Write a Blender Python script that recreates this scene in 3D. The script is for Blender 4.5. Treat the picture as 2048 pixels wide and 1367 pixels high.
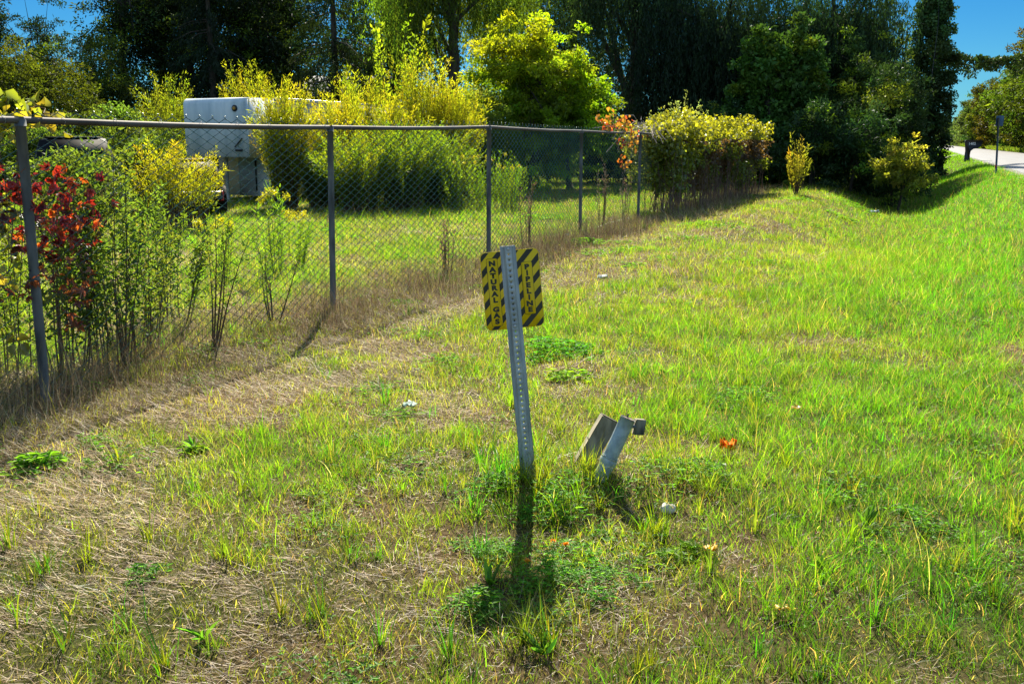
import bpy, math
import numpy as np
R = math.radians
rng = np.random.default_rng(7)
scene = bpy.context.scene
for o in list(bpy.data.objects): bpy.data.objects.remove(o)

# ------------------------------------------------------------------ camera, sky, sun, exposure
F = 1900.0                      # focal length in pixels of the 2048 wide photograph
PITCH = R(11.83); CAMZ = 1.6
cd = bpy.data.cameras.new('camera'); cam = bpy.data.objects.new('camera', cd)
scene.collection.objects.link(cam); scene.camera = cam
cd.sensor_width = 36; cd.lens = 36*F/2048; cd.clip_start = .05; cd.clip_end = 5000
cam.location = (0, 0, CAMZ); cam.rotation_euler = (R(90)-PITCH, 0, 0)
SUN_E = 39.0; SUN_AZ = -1.0      # degrees; azimuth from +Y towards +X
w = bpy.data.worlds.new('World'); scene.world = w; w.use_nodes = True
nt = w.node_tree; bg = nt.nodes['Background']
sky = nt.nodes.new('ShaderNodeTexSky'); sky.sky_type = 'NISHITA'; sky.sun_disc = False
sky.sun_elevation = R(SUN_E); sky.sun_rotation = R(SUN_AZ)
sky.air_density = 1.0; sky.dust_density = 0.1; sky.ozone_density = 4.0; sky.altitude = 200
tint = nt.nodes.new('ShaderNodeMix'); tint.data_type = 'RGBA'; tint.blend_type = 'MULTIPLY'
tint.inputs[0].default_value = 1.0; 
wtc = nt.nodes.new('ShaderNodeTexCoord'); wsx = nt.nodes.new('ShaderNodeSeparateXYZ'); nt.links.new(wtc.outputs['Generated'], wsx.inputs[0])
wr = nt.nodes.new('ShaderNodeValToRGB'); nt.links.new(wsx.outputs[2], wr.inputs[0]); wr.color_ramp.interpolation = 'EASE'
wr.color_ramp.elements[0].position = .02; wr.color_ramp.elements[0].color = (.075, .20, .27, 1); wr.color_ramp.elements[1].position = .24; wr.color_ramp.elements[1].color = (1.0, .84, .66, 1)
e = wr.color_ramp.elements.new(.15); e.color = (.042, .165, .26, 1)  # sky darkened low down, brightened above the frame as added fill light
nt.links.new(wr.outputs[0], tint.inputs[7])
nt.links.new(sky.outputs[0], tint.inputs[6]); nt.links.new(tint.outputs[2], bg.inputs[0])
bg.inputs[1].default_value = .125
sl = bpy.data.lights.new('sun', 'SUN'); sun = bpy.data.objects.new('sun', sl); scene.collection.objects.link(sun)
sl.energy = 5.0; sl.angle = R(.53); sl.color = (1, .91, .74)
sun.rotation_euler = (-R(90-SUN_E), 0, -R(SUN_AZ)); sun.location = (0, 30, 40)
vs = scene.view_settings; vs.view_transform = 'Standard'; vs.look = 'None'; vs.gamma = 1; vs.exposure = 1.4
scene.render.resolution_x = 1024; scene.render.resolution_y = 683
cy = scene.cycles; cy.max_bounces = 6; cy.diffuse_bounces = 3; cy.glossy_bounces = 2; cy.transmission_bounces = 4; cy.transparent_max_bounces = 4
cy.caustics_reflective = False; cy.caustics_refractive = False

# ------------------------------------------------------------------ geometry of the place
cP, sP = math.cos(PITCH), math.sin(PITCH)
def at(px, py, Y):
    xc = (px-1024)/F; yc = (683.5-py)/F
    t = Y/(cP+yc*sP)
    return np.array([xc*t, Y, CAMZ+(-sP+yc*cP)*t])
TH = R(22.9); cT, sT = math.cos(TH), math.sin(TH)
def pa(x, y): return x*cT-y*sT, x*sT+y*cT          # across the road, along the road
def xy(p, a): return p*cT+a*sT, -p*sT+a*cT
def sstep(a, b, x):
    t = np.clip((x-a)/(b-a), 0, 1); return t*t*(3-2*t)
def vn(x, y, s=0):
    x = np.asarray(x, float); y = np.asarray(y, float)
    xi = np.floor(x); yi = np.floor(y); fx = x-xi; fy = y-yi
    fx = fx*fx*(3-2*fx); fy = fy*fy*(3-2*fy)
    def h(a, b):
        v = np.sin(a*127.1+b*311.7+s*74.7)*43758.5453; return v-np.floor(v)
    return (h(xi, yi)*(1-fx)+h(xi+1, yi)*fx)*(1-fy)+(h(xi, yi+1)*(1-fx)+h(xi+1, yi+1)*fx)*fy
def gz(x, y):
    x = np.asarray(x, float); y = np.asarray(y, float)
    p, a = pa(x, y)
    z = .6*sstep(.3, 3.0, p)
    far = sstep(11, 22, a)
    z = z-.58*far*np.exp(-((p+.5)/1.45)**2)
    z = z+.16*sstep(10, 20, a)*np.exp(-((p+3.0)/1.1)**2)
    z = z-.5*sstep(9.6, 11.5, p)*(1-sstep(12, 14.5, p))
    near = 1-sstep(25, 60, np.hypot(x, y))
    z = z+near*(.05*(vn(x/1.3, y/1.3, 3)-.5)+.03*(vn(x/.4, y/.4, 4)-.5))*(1-sstep(2.6, 3.0, p)*(1-sstep(9.3, 9.9, p)))
    q = np.hypot(x-.12, y-4.35); z = z+.07*np.exp(-(q/.35)**2)
    q = np.hypot((x-.62)/1.4, y-4.35); z = z+.07*np.exp(-(q/.3)**2)
    return z
def gp(px, py):
    """ground point seen at a pixel of the photograph"""
    Y = np.linspace(1.5, 120, 4000); xc = (px-1024)/F; yc = (683.5-py)/F
    t = Y/(cP+yc*sP); X = xc*t; Z = CAMZ+(-sP+yc*cP)*t
    k = np.argmax(Z <= gz(X, Y)); return np.array([X[k], Y[k], float(gz(X[k], Y[k]))])
def on(px, Y, dz=0.0):
    x = at(px, 400, Y)[0]; return np.array([x, Y, float(gz(x, Y))+dz])

# ------------------------------------------------------------------ mesh helpers
class MB:
    def __init__(s): s.v = []; s.f = []; s.c = []; s.n = 0
    def add(s, v, f, col=None):
        v = np.asarray(v, float).reshape(-1, 3); f = np.asarray(f, int)
        if len(v) == 0: return s
        s.v.append(v); s.f.append(f+s.n); s.n += len(v)
        if col is None: col = (1, 1, 1)
        col = np.asarray(col, float)
        if col.ndim == 1: col = np.tile(col, (len(v), 1))
        s.c.append(col); return s
    def box(s, c, size, rot=None, col=None, bev=0):
        c = np.asarray(c, float); h = np.asarray(size, float)/2
        b = min(bev, h.min()*.9)
        if b > 0:
            vs_ = []
            for sx in (-1, 1):
                for sy in (-1, 1):
                    for sz in (-1, 1):
                        for ax in range(3):
                            q = np.array([sx, sy, sz])*(h-b); q[ax] += np.array([sx, sy, sz])[ax]*b; vs_.append(q)
            vs_ = np.array(vs_); idx = lambda sx, sy, sz, ax: (((sx > 0)*4+(sy > 0)*2+(sz > 0))*3+ax)
            quads = []; tris = []
            for ax in range(3):
                o1, o2 = [k for k in range(3) if k != ax]
                for sg in (-1, 1):
                    r = []
                    for (p_, q_) in ((-1, -1), (1, -1), (1, 1), (-1, 1)):
                        t = [0, 0, 0]; t[ax] = sg; t[o1] = p_; t[o2] = q_; r.append(idx(*t, ax))
                    quads.append(r)
                for p_ in (-1, 1):
                    for q_ in (-1, 1):
                        t = [0, 0, 0]; t[o1] = p_; t[o2] = q_; A = list(t); B = list(t); A[ax] = -1; B[ax] = 1
                        quads.append([idx(*A, o1), idx(*B, o1), idx(*B, o2), idx(*A, o2)])
            for sx in (-1, 1):
                for sy in (-1, 1):
                    for sz in (-1, 1): tris.append([idx(sx, sy, sz, 0), idx(sx, sy, sz, 1), idx(sx, sy, sz, 2)])
            if rot is not None: vs_ = vs_@np.asarray(rot).T
            n0 = s.n; s.add(vs_+c, quads, col); s.f.append(np.array(tris)+n0); return s
        v = np.array([[x, y, z] for x in (-1, 1) for y in (-1, 1) for z in (-1, 1)])*h
        if rot is not None: v = v@np.asarray(rot).T
        return s.add(v+c, [[0, 1, 3, 2], [4, 6, 7, 5], [0, 4, 5, 1], [2, 3, 7, 6], [0, 2, 6, 4], [1, 5, 7, 3]], col)
    def tube(s, pts, rad, sides=8, col=None, caps=True):
        pts = np.asarray(pts, float); K = len(pts); rad = np.broadcast_to(rad, (K,))
        t = np.gradient(pts, axis=0); t /= np.linalg.norm(t, axis=1)[:, None]+1e-9
        ref = np.array([0, 0, 1.0]) if abs(t[:, 2]).mean() < .8 else np.array([1.0, 0, 0])
        a = np.cross(t, ref); a /= np.linalg.norm(a, axis=1)[:, None]+1e-9; b = np.cross(t, a)
        th = np.arange(sides)*2*math.pi/sides
        v = pts[:, None]+rad[:, None, None]*(a[:, None]*np.cos(th)[None, :, None]+b[:, None]*np.sin(th)[None, :, None])
        i = np.arange(K-1)[:, None]*sides; j = np.arange(sides)[None]; j2 = (j+1) % sides
        f = np.stack([i+j, i+j2, i+sides+j2, i+sides+j], -1).reshape(-1, 4)
        n0 = s.n; s.add(v.reshape(-1, 3), f, col)
        if caps:
            s.f.append(np.array([list(range(sides))])+n0); s.f.append(np.array([list(range(sides))])[:, ::-1]+n0+(K-1)*sides)
        return s
    def loft(s, secs, col=None):
        secs = np.asarray(secs, float); K, M = secs.shape[:2]
        i = np.arange(K-1)[:, None]*M; j = np.arange(M)[None]; j2 = (j+1) % M
        f = np.stack([i+j, i+j2, i+M+j2, i+M+j], -1).reshape(-1, 4)
        n0 = s.n; s.add(secs.reshape(-1, 3), f, col)
        s.f.append(np.array([list(range(M))])[:, ::-1]+n0); s.f.append(np.array([list(range(M))])+n0+(K-1)*M); return s
    def build(s, name, mat, parent=None, loc=None, smooth=False):
        v = np.concatenate(s.v); c = np.concatenate(s.c)
        base = np.array(parent_world(parent)) if parent is not None else (np.array(loc, float) if loc is not None else np.zeros(3))
        v = v-base
        me = bpy.data.meshes.new(name)
        loops = np.concatenate([f.ravel() for f in s.f]); tot = np.concatenate([np.full(len(f), f.shape[1]) for f in s.f])
        start = np.concatenate([[0], np.cumsum(tot)[:-1]])
        me.vertices.add(len(v)); me.vertices.foreach_set('co', v.astype(np.float32).ravel())
        me.loops.add(len(loops)); me.loops.foreach_set('vertex_index', loops.astype(np.int32))
        me.polygons.add(len(tot)); me.polygons.foreach_set('loop_start', start.astype(np.int32)); me.polygons.foreach_set('loop_total', tot.astype(np.int32))
        if smooth: me.polygons.foreach_set('use_smooth', np.ones(len(tot), bool))
        ca = me.color_attributes.new('Col', 'FLOAT_COLOR', 'POINT')
        ca.data.foreach_set('color', np.concatenate([c, np.ones((len(c), 1))], 1).astype(np.float32).ravel())
        me.update(calc_edges=True); me.materials.append(mat)
        o = bpy.data.objects.new(name, me); scene.collection.objects.link(o)
        if parent is not None: o.parent = parent
        else: o.location = base
        return o
def parent_world(o):
    l = np.array(o.location, float)
    while o.parent is not None: o = o.parent; l += np.array(o.location)
    return l
def tag(o, label, cat, group=None):
    o['label'] = label; o['category'] = cat
    if group: o['group'] = group
    return o
def thing(name, label, cat, loc, group=None):
    o = bpy.data.objects.new(name, None); scene.collection.objects.link(o); o.empty_display_size = .2
    o.location = [float(q) for q in loc]; return tag(o, label, cat, group)
def kind(o, k): o['kind'] = k; return o

def leaves(mb, pos, axis, nrm, L, W, col, detail=False, fold=.25):
    pos = np.asarray(pos); N = len(pos)
    if N == 0: return
    L = np.broadcast_to(L, (N,))[:, None]; W = np.broadcast_to(W, (N,))[:, None]
    axis = axis/(np.linalg.norm(axis, axis=1)[:, None]+1e-9)
    side = np.cross(axis, nrm); side /= np.linalg.norm(side, axis=1)[:, None]+1e-9
    up = np.cross(side, axis)
    col = np.broadcast_to(np.asarray(col, float), (N, 3))
    if detail:
        v = np.stack([pos, pos+axis*L*.3+side*W*.46+up*W*fold, pos+axis*L*.68+side*W*.34+up*W*fold*.7-up*L*.03, pos+axis*L-up*L*.12,
                      pos+axis*L*.68-side*W*.34+up*W*fold*.7-up*L*.03, pos+axis*L*.3-side*W*.46+up*W*fold], 1)
        b = np.arange(N)[:, None]*6
        f = np.concatenate([b+np.array([[0, 1, 2, 3]]), b+np.array([[0, 3, 4, 5]])])
        mb.add(v.reshape(-1, 3), f, np.repeat(col, 6, 0))
    else:
        v = np.stack([pos, pos+axis*L*.45+side*W*.5+up*W*fold, pos+axis*L, pos+axis*L*.45-side*W*.5+up*W*fold], 1)
        mb.add(v.reshape(-1, 3), np.arange(N*4).reshape(N, 4), np.repeat(col, 4, 0))
def unit(n, r=None):
    v = (r or rng).normal(size=(n, 3)); return v/np.linalg.norm(v, axis=1)[:, None]
def blades(mb, base, L, W, az, lean, bend, nseg, col, tip=None, tw=None):
    N = len(base); d = np.stack([np.cos(az), np.sin(az), 0*az], 1)
    tw = az+math.pi/2 if tw is None else tw
    sd = np.stack([np.cos(tw), np.sin(tw), 0*az], 1)
    p = base.copy(); out = []; cols = []
    tip = col if tip is None else tip
    for i in range(nseg+1):
        s_ = i/nseg; wd = W*(1-s_**1.6*.92)*.5
        out.append(np.stack([p-sd*wd[:, None], p+sd*wd[:, None]], 1)); c = col*(1-s_)+tip*s_; cols.append(np.stack([c, c], 1))
        th = lean+bend*(s_+.5/nseg)
        p = p+(L/nseg)[:, None]*(np.sin(th)[:, None]*d+np.array([0, 0, 1.])*np.cos(th)[:, None])
    v = np.stack(out, 1); c = np.stack(cols, 1)
    M = 2*(nseg+1); i = np.arange(nseg)*2
    f = (np.arange(N)[:, None, None]*M+np.stack([i, i+1, i+3, i+2], 1)[None]).reshape(-1, 4)
    mb.add(v.reshape(-1, 3), f, c.reshape(-1, 3))
def jit(col, n, hue=.12, val=.3, r=None):
    r = r or rng; c = np.tile(np.asarray(col, float), (n, 1))
    c = c*np.exp(r.normal(0, val, (n, 1)))*np.exp(r.normal(0, hue, (n, 3))*np.array([1, .4, .6])); return np.clip(c, .002, .9)

# ------------------------------------------------------------------ materials
def newmat(name):
    m = bpy.data.materials.new(name); m.use_nodes = True; n = m.node_tree; return m, n, n.nodes['Principled BSDF'], n.nodes['Material Output']
def leaf_mat(name, trans=.5, gloss=.05, tint=(1, 1, 1), rough=.4, tgain=1.0):
    m, n, b, out = newmat(name); n.nodes.remove(b); L = n.links.new
    a = n.nodes.new('ShaderNodeAttribute'); a.attribute_name = 'Col'
    d = n.nodes.new('ShaderNodeBsdfDiffuse'); L(a.outputs[0], d.inputs[0])
    t = n.nodes.new('ShaderNodeBsdfTranslucent')
    mx = n.nodes.new('ShaderNodeMix'); mx.data_type = 'RGBA'; mx.blend_type = 'MULTIPLY'; mx.inputs[0].default_value = 1
    mx.inputs[7].default_value = (*[q*tgain for q in tint], 1); mx.clamp_result = True; L(a.outputs[0], mx.inputs[6]); L(mx.outputs[2], t.inputs[0])
    s1 = n.nodes.new('ShaderNodeMixShader'); s1.inputs[0].default_value = trans; L(d.outputs[0], s1.inputs[1]); L(t.outputs[0], s1.inputs[2])
    g = n.nodes.new('ShaderNodeBsdfGlossy'); g.inputs['Roughness'].default_value = rough; g.inputs[0].default_value = (.9, .95, 1, 1)
    s2 = n.nodes.new('ShaderNodeMixShader'); s2.inputs[0].default_value = gloss; L(s1.outputs[0], s2.inputs[1]); L(g.outputs[0], s2.inputs[2])
    L(s2.outputs[0], out.inputs[0]); return m
def noisy(name, c1, c2, scale=5, rough=.7, metal=0, bump=.0, detail=6, stretch=(1, 1, 1), c3=None, spec=.4):
    m, n, b, out = newmat(name); L = n.links.new
    tc = n.nodes.new('ShaderNodeTexCoord'); mp = n.nodes.new('ShaderNodeMapping'); mp.inputs[3].default_value = stretch
    L(tc.outputs['Object'], mp.inputs[0]); t = n.nodes.new('ShaderNodeTexNoise'); t.inputs['Scale'].default_value = scale; t.inputs['Detail'].default_value = detail
    L(mp.outputs[0], t.inputs[0]); r = n.nodes.new('ShaderNodeValToRGB'); L(t.outputs[0], r.inputs[0])
    r.color_ramp.elements[0].position = .35; r.color_ramp.elements[1].position = .65
    r.color_ramp.elements[0].color = (*c1, 1); r.color_ramp.elements[1].color = (*c2, 1)
    if c3: e = r.color_ramp.elements.new(.74); e.color = (*c3, 1)
    L(r.outputs[0], b.inputs[0]); b.inputs['Roughness'].default_value = rough; b.inputs['Metallic'].default_value = metal
    b.inputs['Specular IOR Level'].default_value = spec
    if bump:
        bp = n.nodes.new('ShaderNodeBump'); bp.inputs[0].default_value = bump; bp.inputs[1].default_value = .01; L(t.outputs[0], bp.inputs[2]); L(bp.outputs[0], b.inputs['Normal'])
    return m
def flat(name, c, rough=.5, metal=0, spec=.5):
    return noisy(name, tuple(q*.85 for q in c), tuple(min(1, q*1.12) for q in c), 9, rough, metal, spec=spec)
M_grass = leaf_mat('grass_blade', .6, .02, (1.05, 1.15, .4), .45, 1.5)
M_straw = leaf_mat('dry_straw', .25, .03, (1, .95, .8), .5)
M_leaf = leaf_mat('leaf', .55, .012, (1.05, 1.15, .4), .45, 1.5)
M_dark = leaf_mat('dark_leaf', .3, .012, (1.0, 1.2, .5), .4)
M_vine = leaf_mat('vine_leaf', .55, .04, (1.1, 1.0, .4), .4, 1.2)
M_bark = noisy('bark', (.035, .028, .02), (.09, .07, .05), 14, .9, stretch=(1, 1, .25), bump=.5)
M_twig = noisy('twig', (.06, .035, .02), (.14, .09, .05), 20, .85)
M_galv = noisy('galvanised_steel', (.30, .33, .34), (.50, .54, .55), 22, .5, .25, stretch=(1, 1, .3), bump=.05, c3=(.46, .48, .48))
M_pipe = noisy('weathered_pipe', (.26, .32, .35), (.42, .50, .54), 30, .55, .15, bump=.1, c3=(.22, .18, .14))
M_fpost = noisy('fence_post_metal', (.06, .065, .07), (.15, .165, .175), 14, .75, .1, stretch=(1, 1, .25), bump=.08, c3=(.13, .12, .11))
M_rail = noisy('fence_rail_metal', (.05, .035, .03), (.13, .12, .115), 1.1, .7, .2, c3=(.19, .19, .19))
M_wire = noisy('coated_wire', (.006, .05, .055), (.02, .13, .135), 4, .3, .2, spec=.8)
M_wood = noisy('weathered_wood', (.13, .12, .075), (.30, .27, .18), 16, .85, stretch=(1, 6, .6), bump=.4, c3=(.3, .27, .2))
M_endwood = noisy('end_grain', (.07, .055, .04), (.2, .17, .13), 60, .9, bump=.3)
M_black = flat('black_plastic', (.012, .013, .016), .4)
M_white = noisy('white_lettering', (.7, .7, .7), (.8, .8, .8), 20, .5)

# ------------------------------------------------------------------ ground, road
xs = np.unique(np.concatenate([np.linspace(-3000, -200, 12), np.linspace(-200, -34, 18), np.arange(-34, 40, .3), np.linspace(40, 260, 90), np.linspace(260, 3000, 14)]))
ys = np.unique(np.concatenate([np.linspace(-400, -6, 10), np.arange(-6, 62, .3), np.linspace(62, 300, 120), np.linspace(300, 4000, 18)]))
X, Y = np.meshgrid(xs, ys); Z = gz(X, Y)
g = MB(); nx = len(xs); i = np.arange(len(ys)-1)[:, None]*nx+np.arange(nx-1)[None]
pp, aa = pa(X, Y); Z = np.where((pp > 3.0) & (pp < 9.4), Z-.05, Z)
g.add(np.stack([X, Y, Z], -1), np.stack([i, i+1, i+nx+1, i+nx], -1).reshape(-1, 4))
m, n, b, out = newmat('soil_and_thatch'); L = n.links.new
tc = n.nodes.new('ShaderNodeTexCoord')
n1 = n.nodes.new('ShaderNodeTexNoise'); n1.inputs['Scale'].default_value = .8; n1.inputs['Detail'].default_value = 8; L(tc.outputs['Object'], n1.inputs[0])
n2 = n.nodes.new('ShaderNodeTexNoise'); n2.inputs['Scale'].default_value = 60; n2.inputs['Detail'].default_value = 5; L(tc.outputs['Object'], n2.inputs[0])
r1 = n.nodes.new('ShaderNodeValToRGB'); L(n1.outputs[0], r1.inputs[0])
for k, (ps, c) in enumerate([(.38, (.10, .066, .036)), (.62, (.055, .07, .015))]):
    r1.color_ramp.elements[k].position = ps; r1.color_ramp.elements[k].color = (*c, 1)
r2 = n.nodes.new('ShaderNodeValToRGB'); L(n2.outputs[0], r2.inputs[0])
r2.color_ramp.elements[0].position = .3; r2.color_ramp.elements[1].position = .7; r2.color_ramp.elements[0].color = (.3, .28, .25, 1); r2.color_ramp.elements[1].color = (1.3, 1.25, 1.1, 1)
mm = n.nodes.new('ShaderNodeMix'); mm.data_type = 'RGBA'; mm.blend_type = 'MULTIPLY'; mm.inputs[0].default_value = 1; L(r1.outputs[0], mm.inputs[6]); L(r2.outputs[0], mm.inputs[7]); L(mm.outputs[2], b.inputs[0])
b.inputs['Roughness'].default_value = 1; b.inputs['Specular IOR Level'].default_value = .1
bp = n.nodes.new('ShaderNodeBump'); bp.inputs[0].default_value = .8; bp.inputs[1].default_value = .02; L(n2.outputs[0], bp.inputs[2]); L(bp.outputs[0], b.inputs['Normal'])
kind(g.build('ground', m, smooth=True), 'structure')
M_asph = noisy('asphalt', (.13, .128, .13), (.19, .187, .185), 1.3, .62, 0, stretch=(1, 1, 1), bump=.1, c3=(.16, .155, .15))
M_gravel = noisy('gravel', (.12, .105, .09), (.26, .235, .21), 45, .95, bump=.6)
def strip(p0, p1, a, z, zc=0.0, ns=4, wob=0, seed=0):
    s = MB(); u = np.linspace(0, 1, ns+1); A = np.asarray(a)
    pl = p0+wob*(vn(A/1.1, A*0, seed)-.5)
    P = pl[:, None]+(p1-pl)[:, None]*u[None]; AA = np.repeat(A[:, None], ns+1, 1)
    x, y = xy(P, AA); zz = z+zc*(1-(2*u-1)**2)[None]+0*P
    k = np.arange(len(A)-1)[:, None]*(ns+1)+np.arange(ns)[None]
    return s.add(np.stack([x, y, zz], -1), np.stack([k, k+1, k+ns+2, k+ns+1], -1).reshape(-1, 4))
ra = np.concatenate([np.arange(-30, 120, .5), np.linspace(120, 2600, 80)])
kind(strip(3.25, 9.15, ra, .602, .05, 8, .12, 1).build('road', M_asph, smooth=True), 'structure')
sh = strip(2.75, 3.5, ra, .597, 0, 2, .5, 5); kind(sh.build('gravel_shoulder', M_gravel), 'structure')
# driveway joining the road beyond the mailbox
dr = MB(); u = np.linspace(0, 1, 12)
pts = []
for q in u:
    P_ = 3.3-6.5*q; wdt = 2.3+3.0*(1-q)**3
    for s_ in (-1, 1):
        x, y = xy(P_, 88+s_*wdt); pts.append([x, y, .604 if q < .05 else max(.35, float(gz(x, y)))+.06])
dr.add(pts, [[2*k, 2*k+1, 2*k+3, 2*k+2] for k in range(11)])
kind(dr.build('driveway', M_gravel), 'structure')

# ------------------------------------------------------------------ grass: what nobody could count
def patch(px, py, r): q = gp(px, py); return q[0], q[1], r
DRY = [patch(*q) for q in [(1480, 485, 1.7), (1600, 470, 1.2), (1330, 520, 1.0), (1310, 985, .28), (1230, 960, .2), (280, 880, .8), (470, 800, .6), (120, 1050, .6), (480, 650, 1.0),
                           (1730, 690, .35), (860, 640, .5), (740, 700, .5), (960, 700, .3), (230, 1180, .3), (500, 1190, .25), (1560, 1120, .2), (1900, 1320, .25), (1380, 1240, .15), (700, 1010, .3), (1200, 1180, .12), (1640, 960, .15), (800, 600, .6), (1100, 560, .8)]]
LUSH = [patch(*q) for q in [(1600, 600, 1.6), (1750, 800, .8), (1900, 600, 1.5), (1060, 1000, .2), (1070, 1160, .2), (1000, 880, .25), (1400, 830, .5), (1850, 950, .5), (1900, 420, 3), (1500, 700, .8)]]
def green(x, y):
    p, a = pa(x, y)
    g_ = .60+.55*(vn(x/1.2, y/1.2, 11)-.5)+.85*(vn(x/.42, y/.42, 12)-.5)+.75*(vn(x/.14, y/.14, 13)-.5)
    g_ = g_+.35*sstep(-2.2, .4, p)-.36*np.exp(-((p+4.6)/.7)**2)-.1*sstep(-1.5, -3, p)*(p > -5.5)
    g_ = g_-.10*(1-sstep(2.9, 4.8, y))+.1*sstep(14, 24, y)
    for (a_, b_, r) in DRY: g_ = g_-.30*np.exp(-((x-a_)**2+(y-b_)**2)/r**2)
    for (a_, b_, r) in LUSH: g_ = g_+.32*np.exp(-((x-a_)**2+(y-b_)**2)/r**2)
    return g_
def scatter(rho0, d0, k, dmin, dmax, side=1.1):
    d = np.linspace(dmin, dmax, 3000); rho = rho0*np.minimum(1, (d0/d)**k); wd = 2*(.60*d+side)
    cdf = np.cumsum(rho*wd); N = int(cdf[-1]*(d[1]-d[0])); cdf = cdf/cdf[-1]
    y = np.interp(rng.random(N), cdf, d); x = (rng.random(N)*2-1)*(.60*y+side); return x, y
def okay(x, y):
    p, a = pa(x, y); return ~((p > 2.9) & (p < 9.6))
def G3(x, y, dz=0): return np.stack([x, y, gz(x, y)+dz], 1)
# fine green blades
mb = MB()
x, y = scatter(7600, 5.5, 1.6, 1.9, 46)
gr = green(x, y); keep = okay(x, y) & (rng.random(len(x)) < np.clip(.28+1.15*(gr-.1), .42, 1)); x, y, gr = x[keep], y[keep], gr[keep]
N = len(x); sc = np.maximum(1, y/5.5)**.6
Lg = np.exp(rng.normal(math.log(.044), .42, N))*(.6+.7*np.clip(gr, 0, 1.1))*np.minimum(sc, 1.6)*(.5+1.1*vn(x/.11, y/.11, 41)**1.5*1.3); Wg = rng.uniform(.0015, .0036, N)*sc
mixg = np.clip(gr+rng.normal(0, .16, N), 0, 1)[:, None]
cA = np.array([.27, .265, .02]); cB = np.array([.105, .215, .008]); cC = np.array([.33, .24, .10])
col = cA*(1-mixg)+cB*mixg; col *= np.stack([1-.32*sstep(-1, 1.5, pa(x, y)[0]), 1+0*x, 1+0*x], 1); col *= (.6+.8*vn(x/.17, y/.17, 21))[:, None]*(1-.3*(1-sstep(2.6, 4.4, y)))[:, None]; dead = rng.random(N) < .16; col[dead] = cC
col = col*np.exp(rng.normal(0, .38, (N, 1)))*np.exp(rng.normal(0, .1, (N, 3)))
nearm = y < 7
for sel, ns in ((nearm, 3), (~nearm, 2)):
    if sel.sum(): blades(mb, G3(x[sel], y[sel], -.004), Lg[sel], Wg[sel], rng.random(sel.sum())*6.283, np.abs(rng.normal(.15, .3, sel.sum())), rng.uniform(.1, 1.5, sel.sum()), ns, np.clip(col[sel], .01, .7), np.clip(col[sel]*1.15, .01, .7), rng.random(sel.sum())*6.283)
# tufts of longer arching grass
x, y = scatter(26, 6, 1.1, 2.0, 44); gr = green(x, y); keep = okay(x, y) & (rng.random(len(x)) < np.clip(1.6*(gr-.35), .06, 1)); x, y = x[keep], y[keep]
ex = [gp(*q) for q in [(1040, 935), (1062, 940), (1030, 950), (1050, 965), (1085, 950), (1100, 965), (1010, 925), (1150, 935), (1170, 950), (1190, 975), (1215, 968), (1165, 920), (975, 945), (950, 900), (1020, 985), (1075, 985), (60, 1180), (130, 1300), (260, 1260), (330, 1330), (450, 1120), (700, 1120), (640, 1240), (760, 1300), (520, 1000), (180, 1120), (880, 1060), (300, 1080), (985, 900), (960, 930), (1000, 960), (1075, 920), (1090, 930), (930, 900), (1150, 900), (1120, 870), (1310, 1070), (1330, 1075), (1180, 960), (40, 1250), (90, 1150), (20, 1100), (1240, 870), (1000, 1290), (1050, 1290), (1100, 1300), (1700, 1080), (1650, 1010), (1860, 1180), (1950, 1150), (1990, 1220), (1900, 700), (1840, 720), (1420, 720), (240, 930), (560, 1230), (900, 1320), (1420, 1150), (1750, 1250), (1560, 760), (1740, 640)] for _ in range(2)]
x = np.concatenate([x, [q[0] for q in ex]]); y = np.concatenate([y, [q[1] for q in ex]])
nb = rng.integers(7, 26, len(x)); idx = np.repeat(np.arange(len(x)), nb); N = len(idx); rr = np.abs(rng.normal(0, .03, N)); an = rng.random(N)*6.283
hh = np.exp(rng.normal(math.log(.13), .35, len(x))); hh[-len(ex):] = rng.uniform(.14, .24, len(ex))
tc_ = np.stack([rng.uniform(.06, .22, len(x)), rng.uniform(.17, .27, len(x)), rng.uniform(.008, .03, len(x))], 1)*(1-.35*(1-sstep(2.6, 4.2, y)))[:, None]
bx_, by_ = x[idx]+rr*np.cos(an), y[idx]+rr*np.sin(an)
tcol = tc_[idx]*np.exp(rng.normal(0, .22, (N, 1)))
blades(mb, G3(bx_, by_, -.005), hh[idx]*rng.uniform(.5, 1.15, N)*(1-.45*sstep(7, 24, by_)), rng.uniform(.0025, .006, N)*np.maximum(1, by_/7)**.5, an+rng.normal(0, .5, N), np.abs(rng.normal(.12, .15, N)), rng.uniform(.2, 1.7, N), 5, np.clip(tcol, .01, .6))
# coarser blades far along the road verges and the ditch
n_ = 60000; a = 43+(rng.random(n_)**1.5)*150; p = -7+rng.random(n_)*9.9; x, y = xy(p, a); s_ = a/44
blades(mb, G3(x, y, -.01), .13*rng.uniform(.5, 1.4, n_)*s_**.5, .016*rng.uniform(.6, 1.3, n_)*s_, rng.random(n_)*6.28, np.abs(rng.normal(.2, .3, n_)), rng.uniform(.1, 1.2, n_), 2, jit((.13, .25, .012), n_, .15, .25), None, rng.random(n_)*6.28)
kind(tag(mb.build('grass', M_grass), 'green and yellowing grass blades and tufts covering the verge and field', 'grass'), 'stuff')
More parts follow.
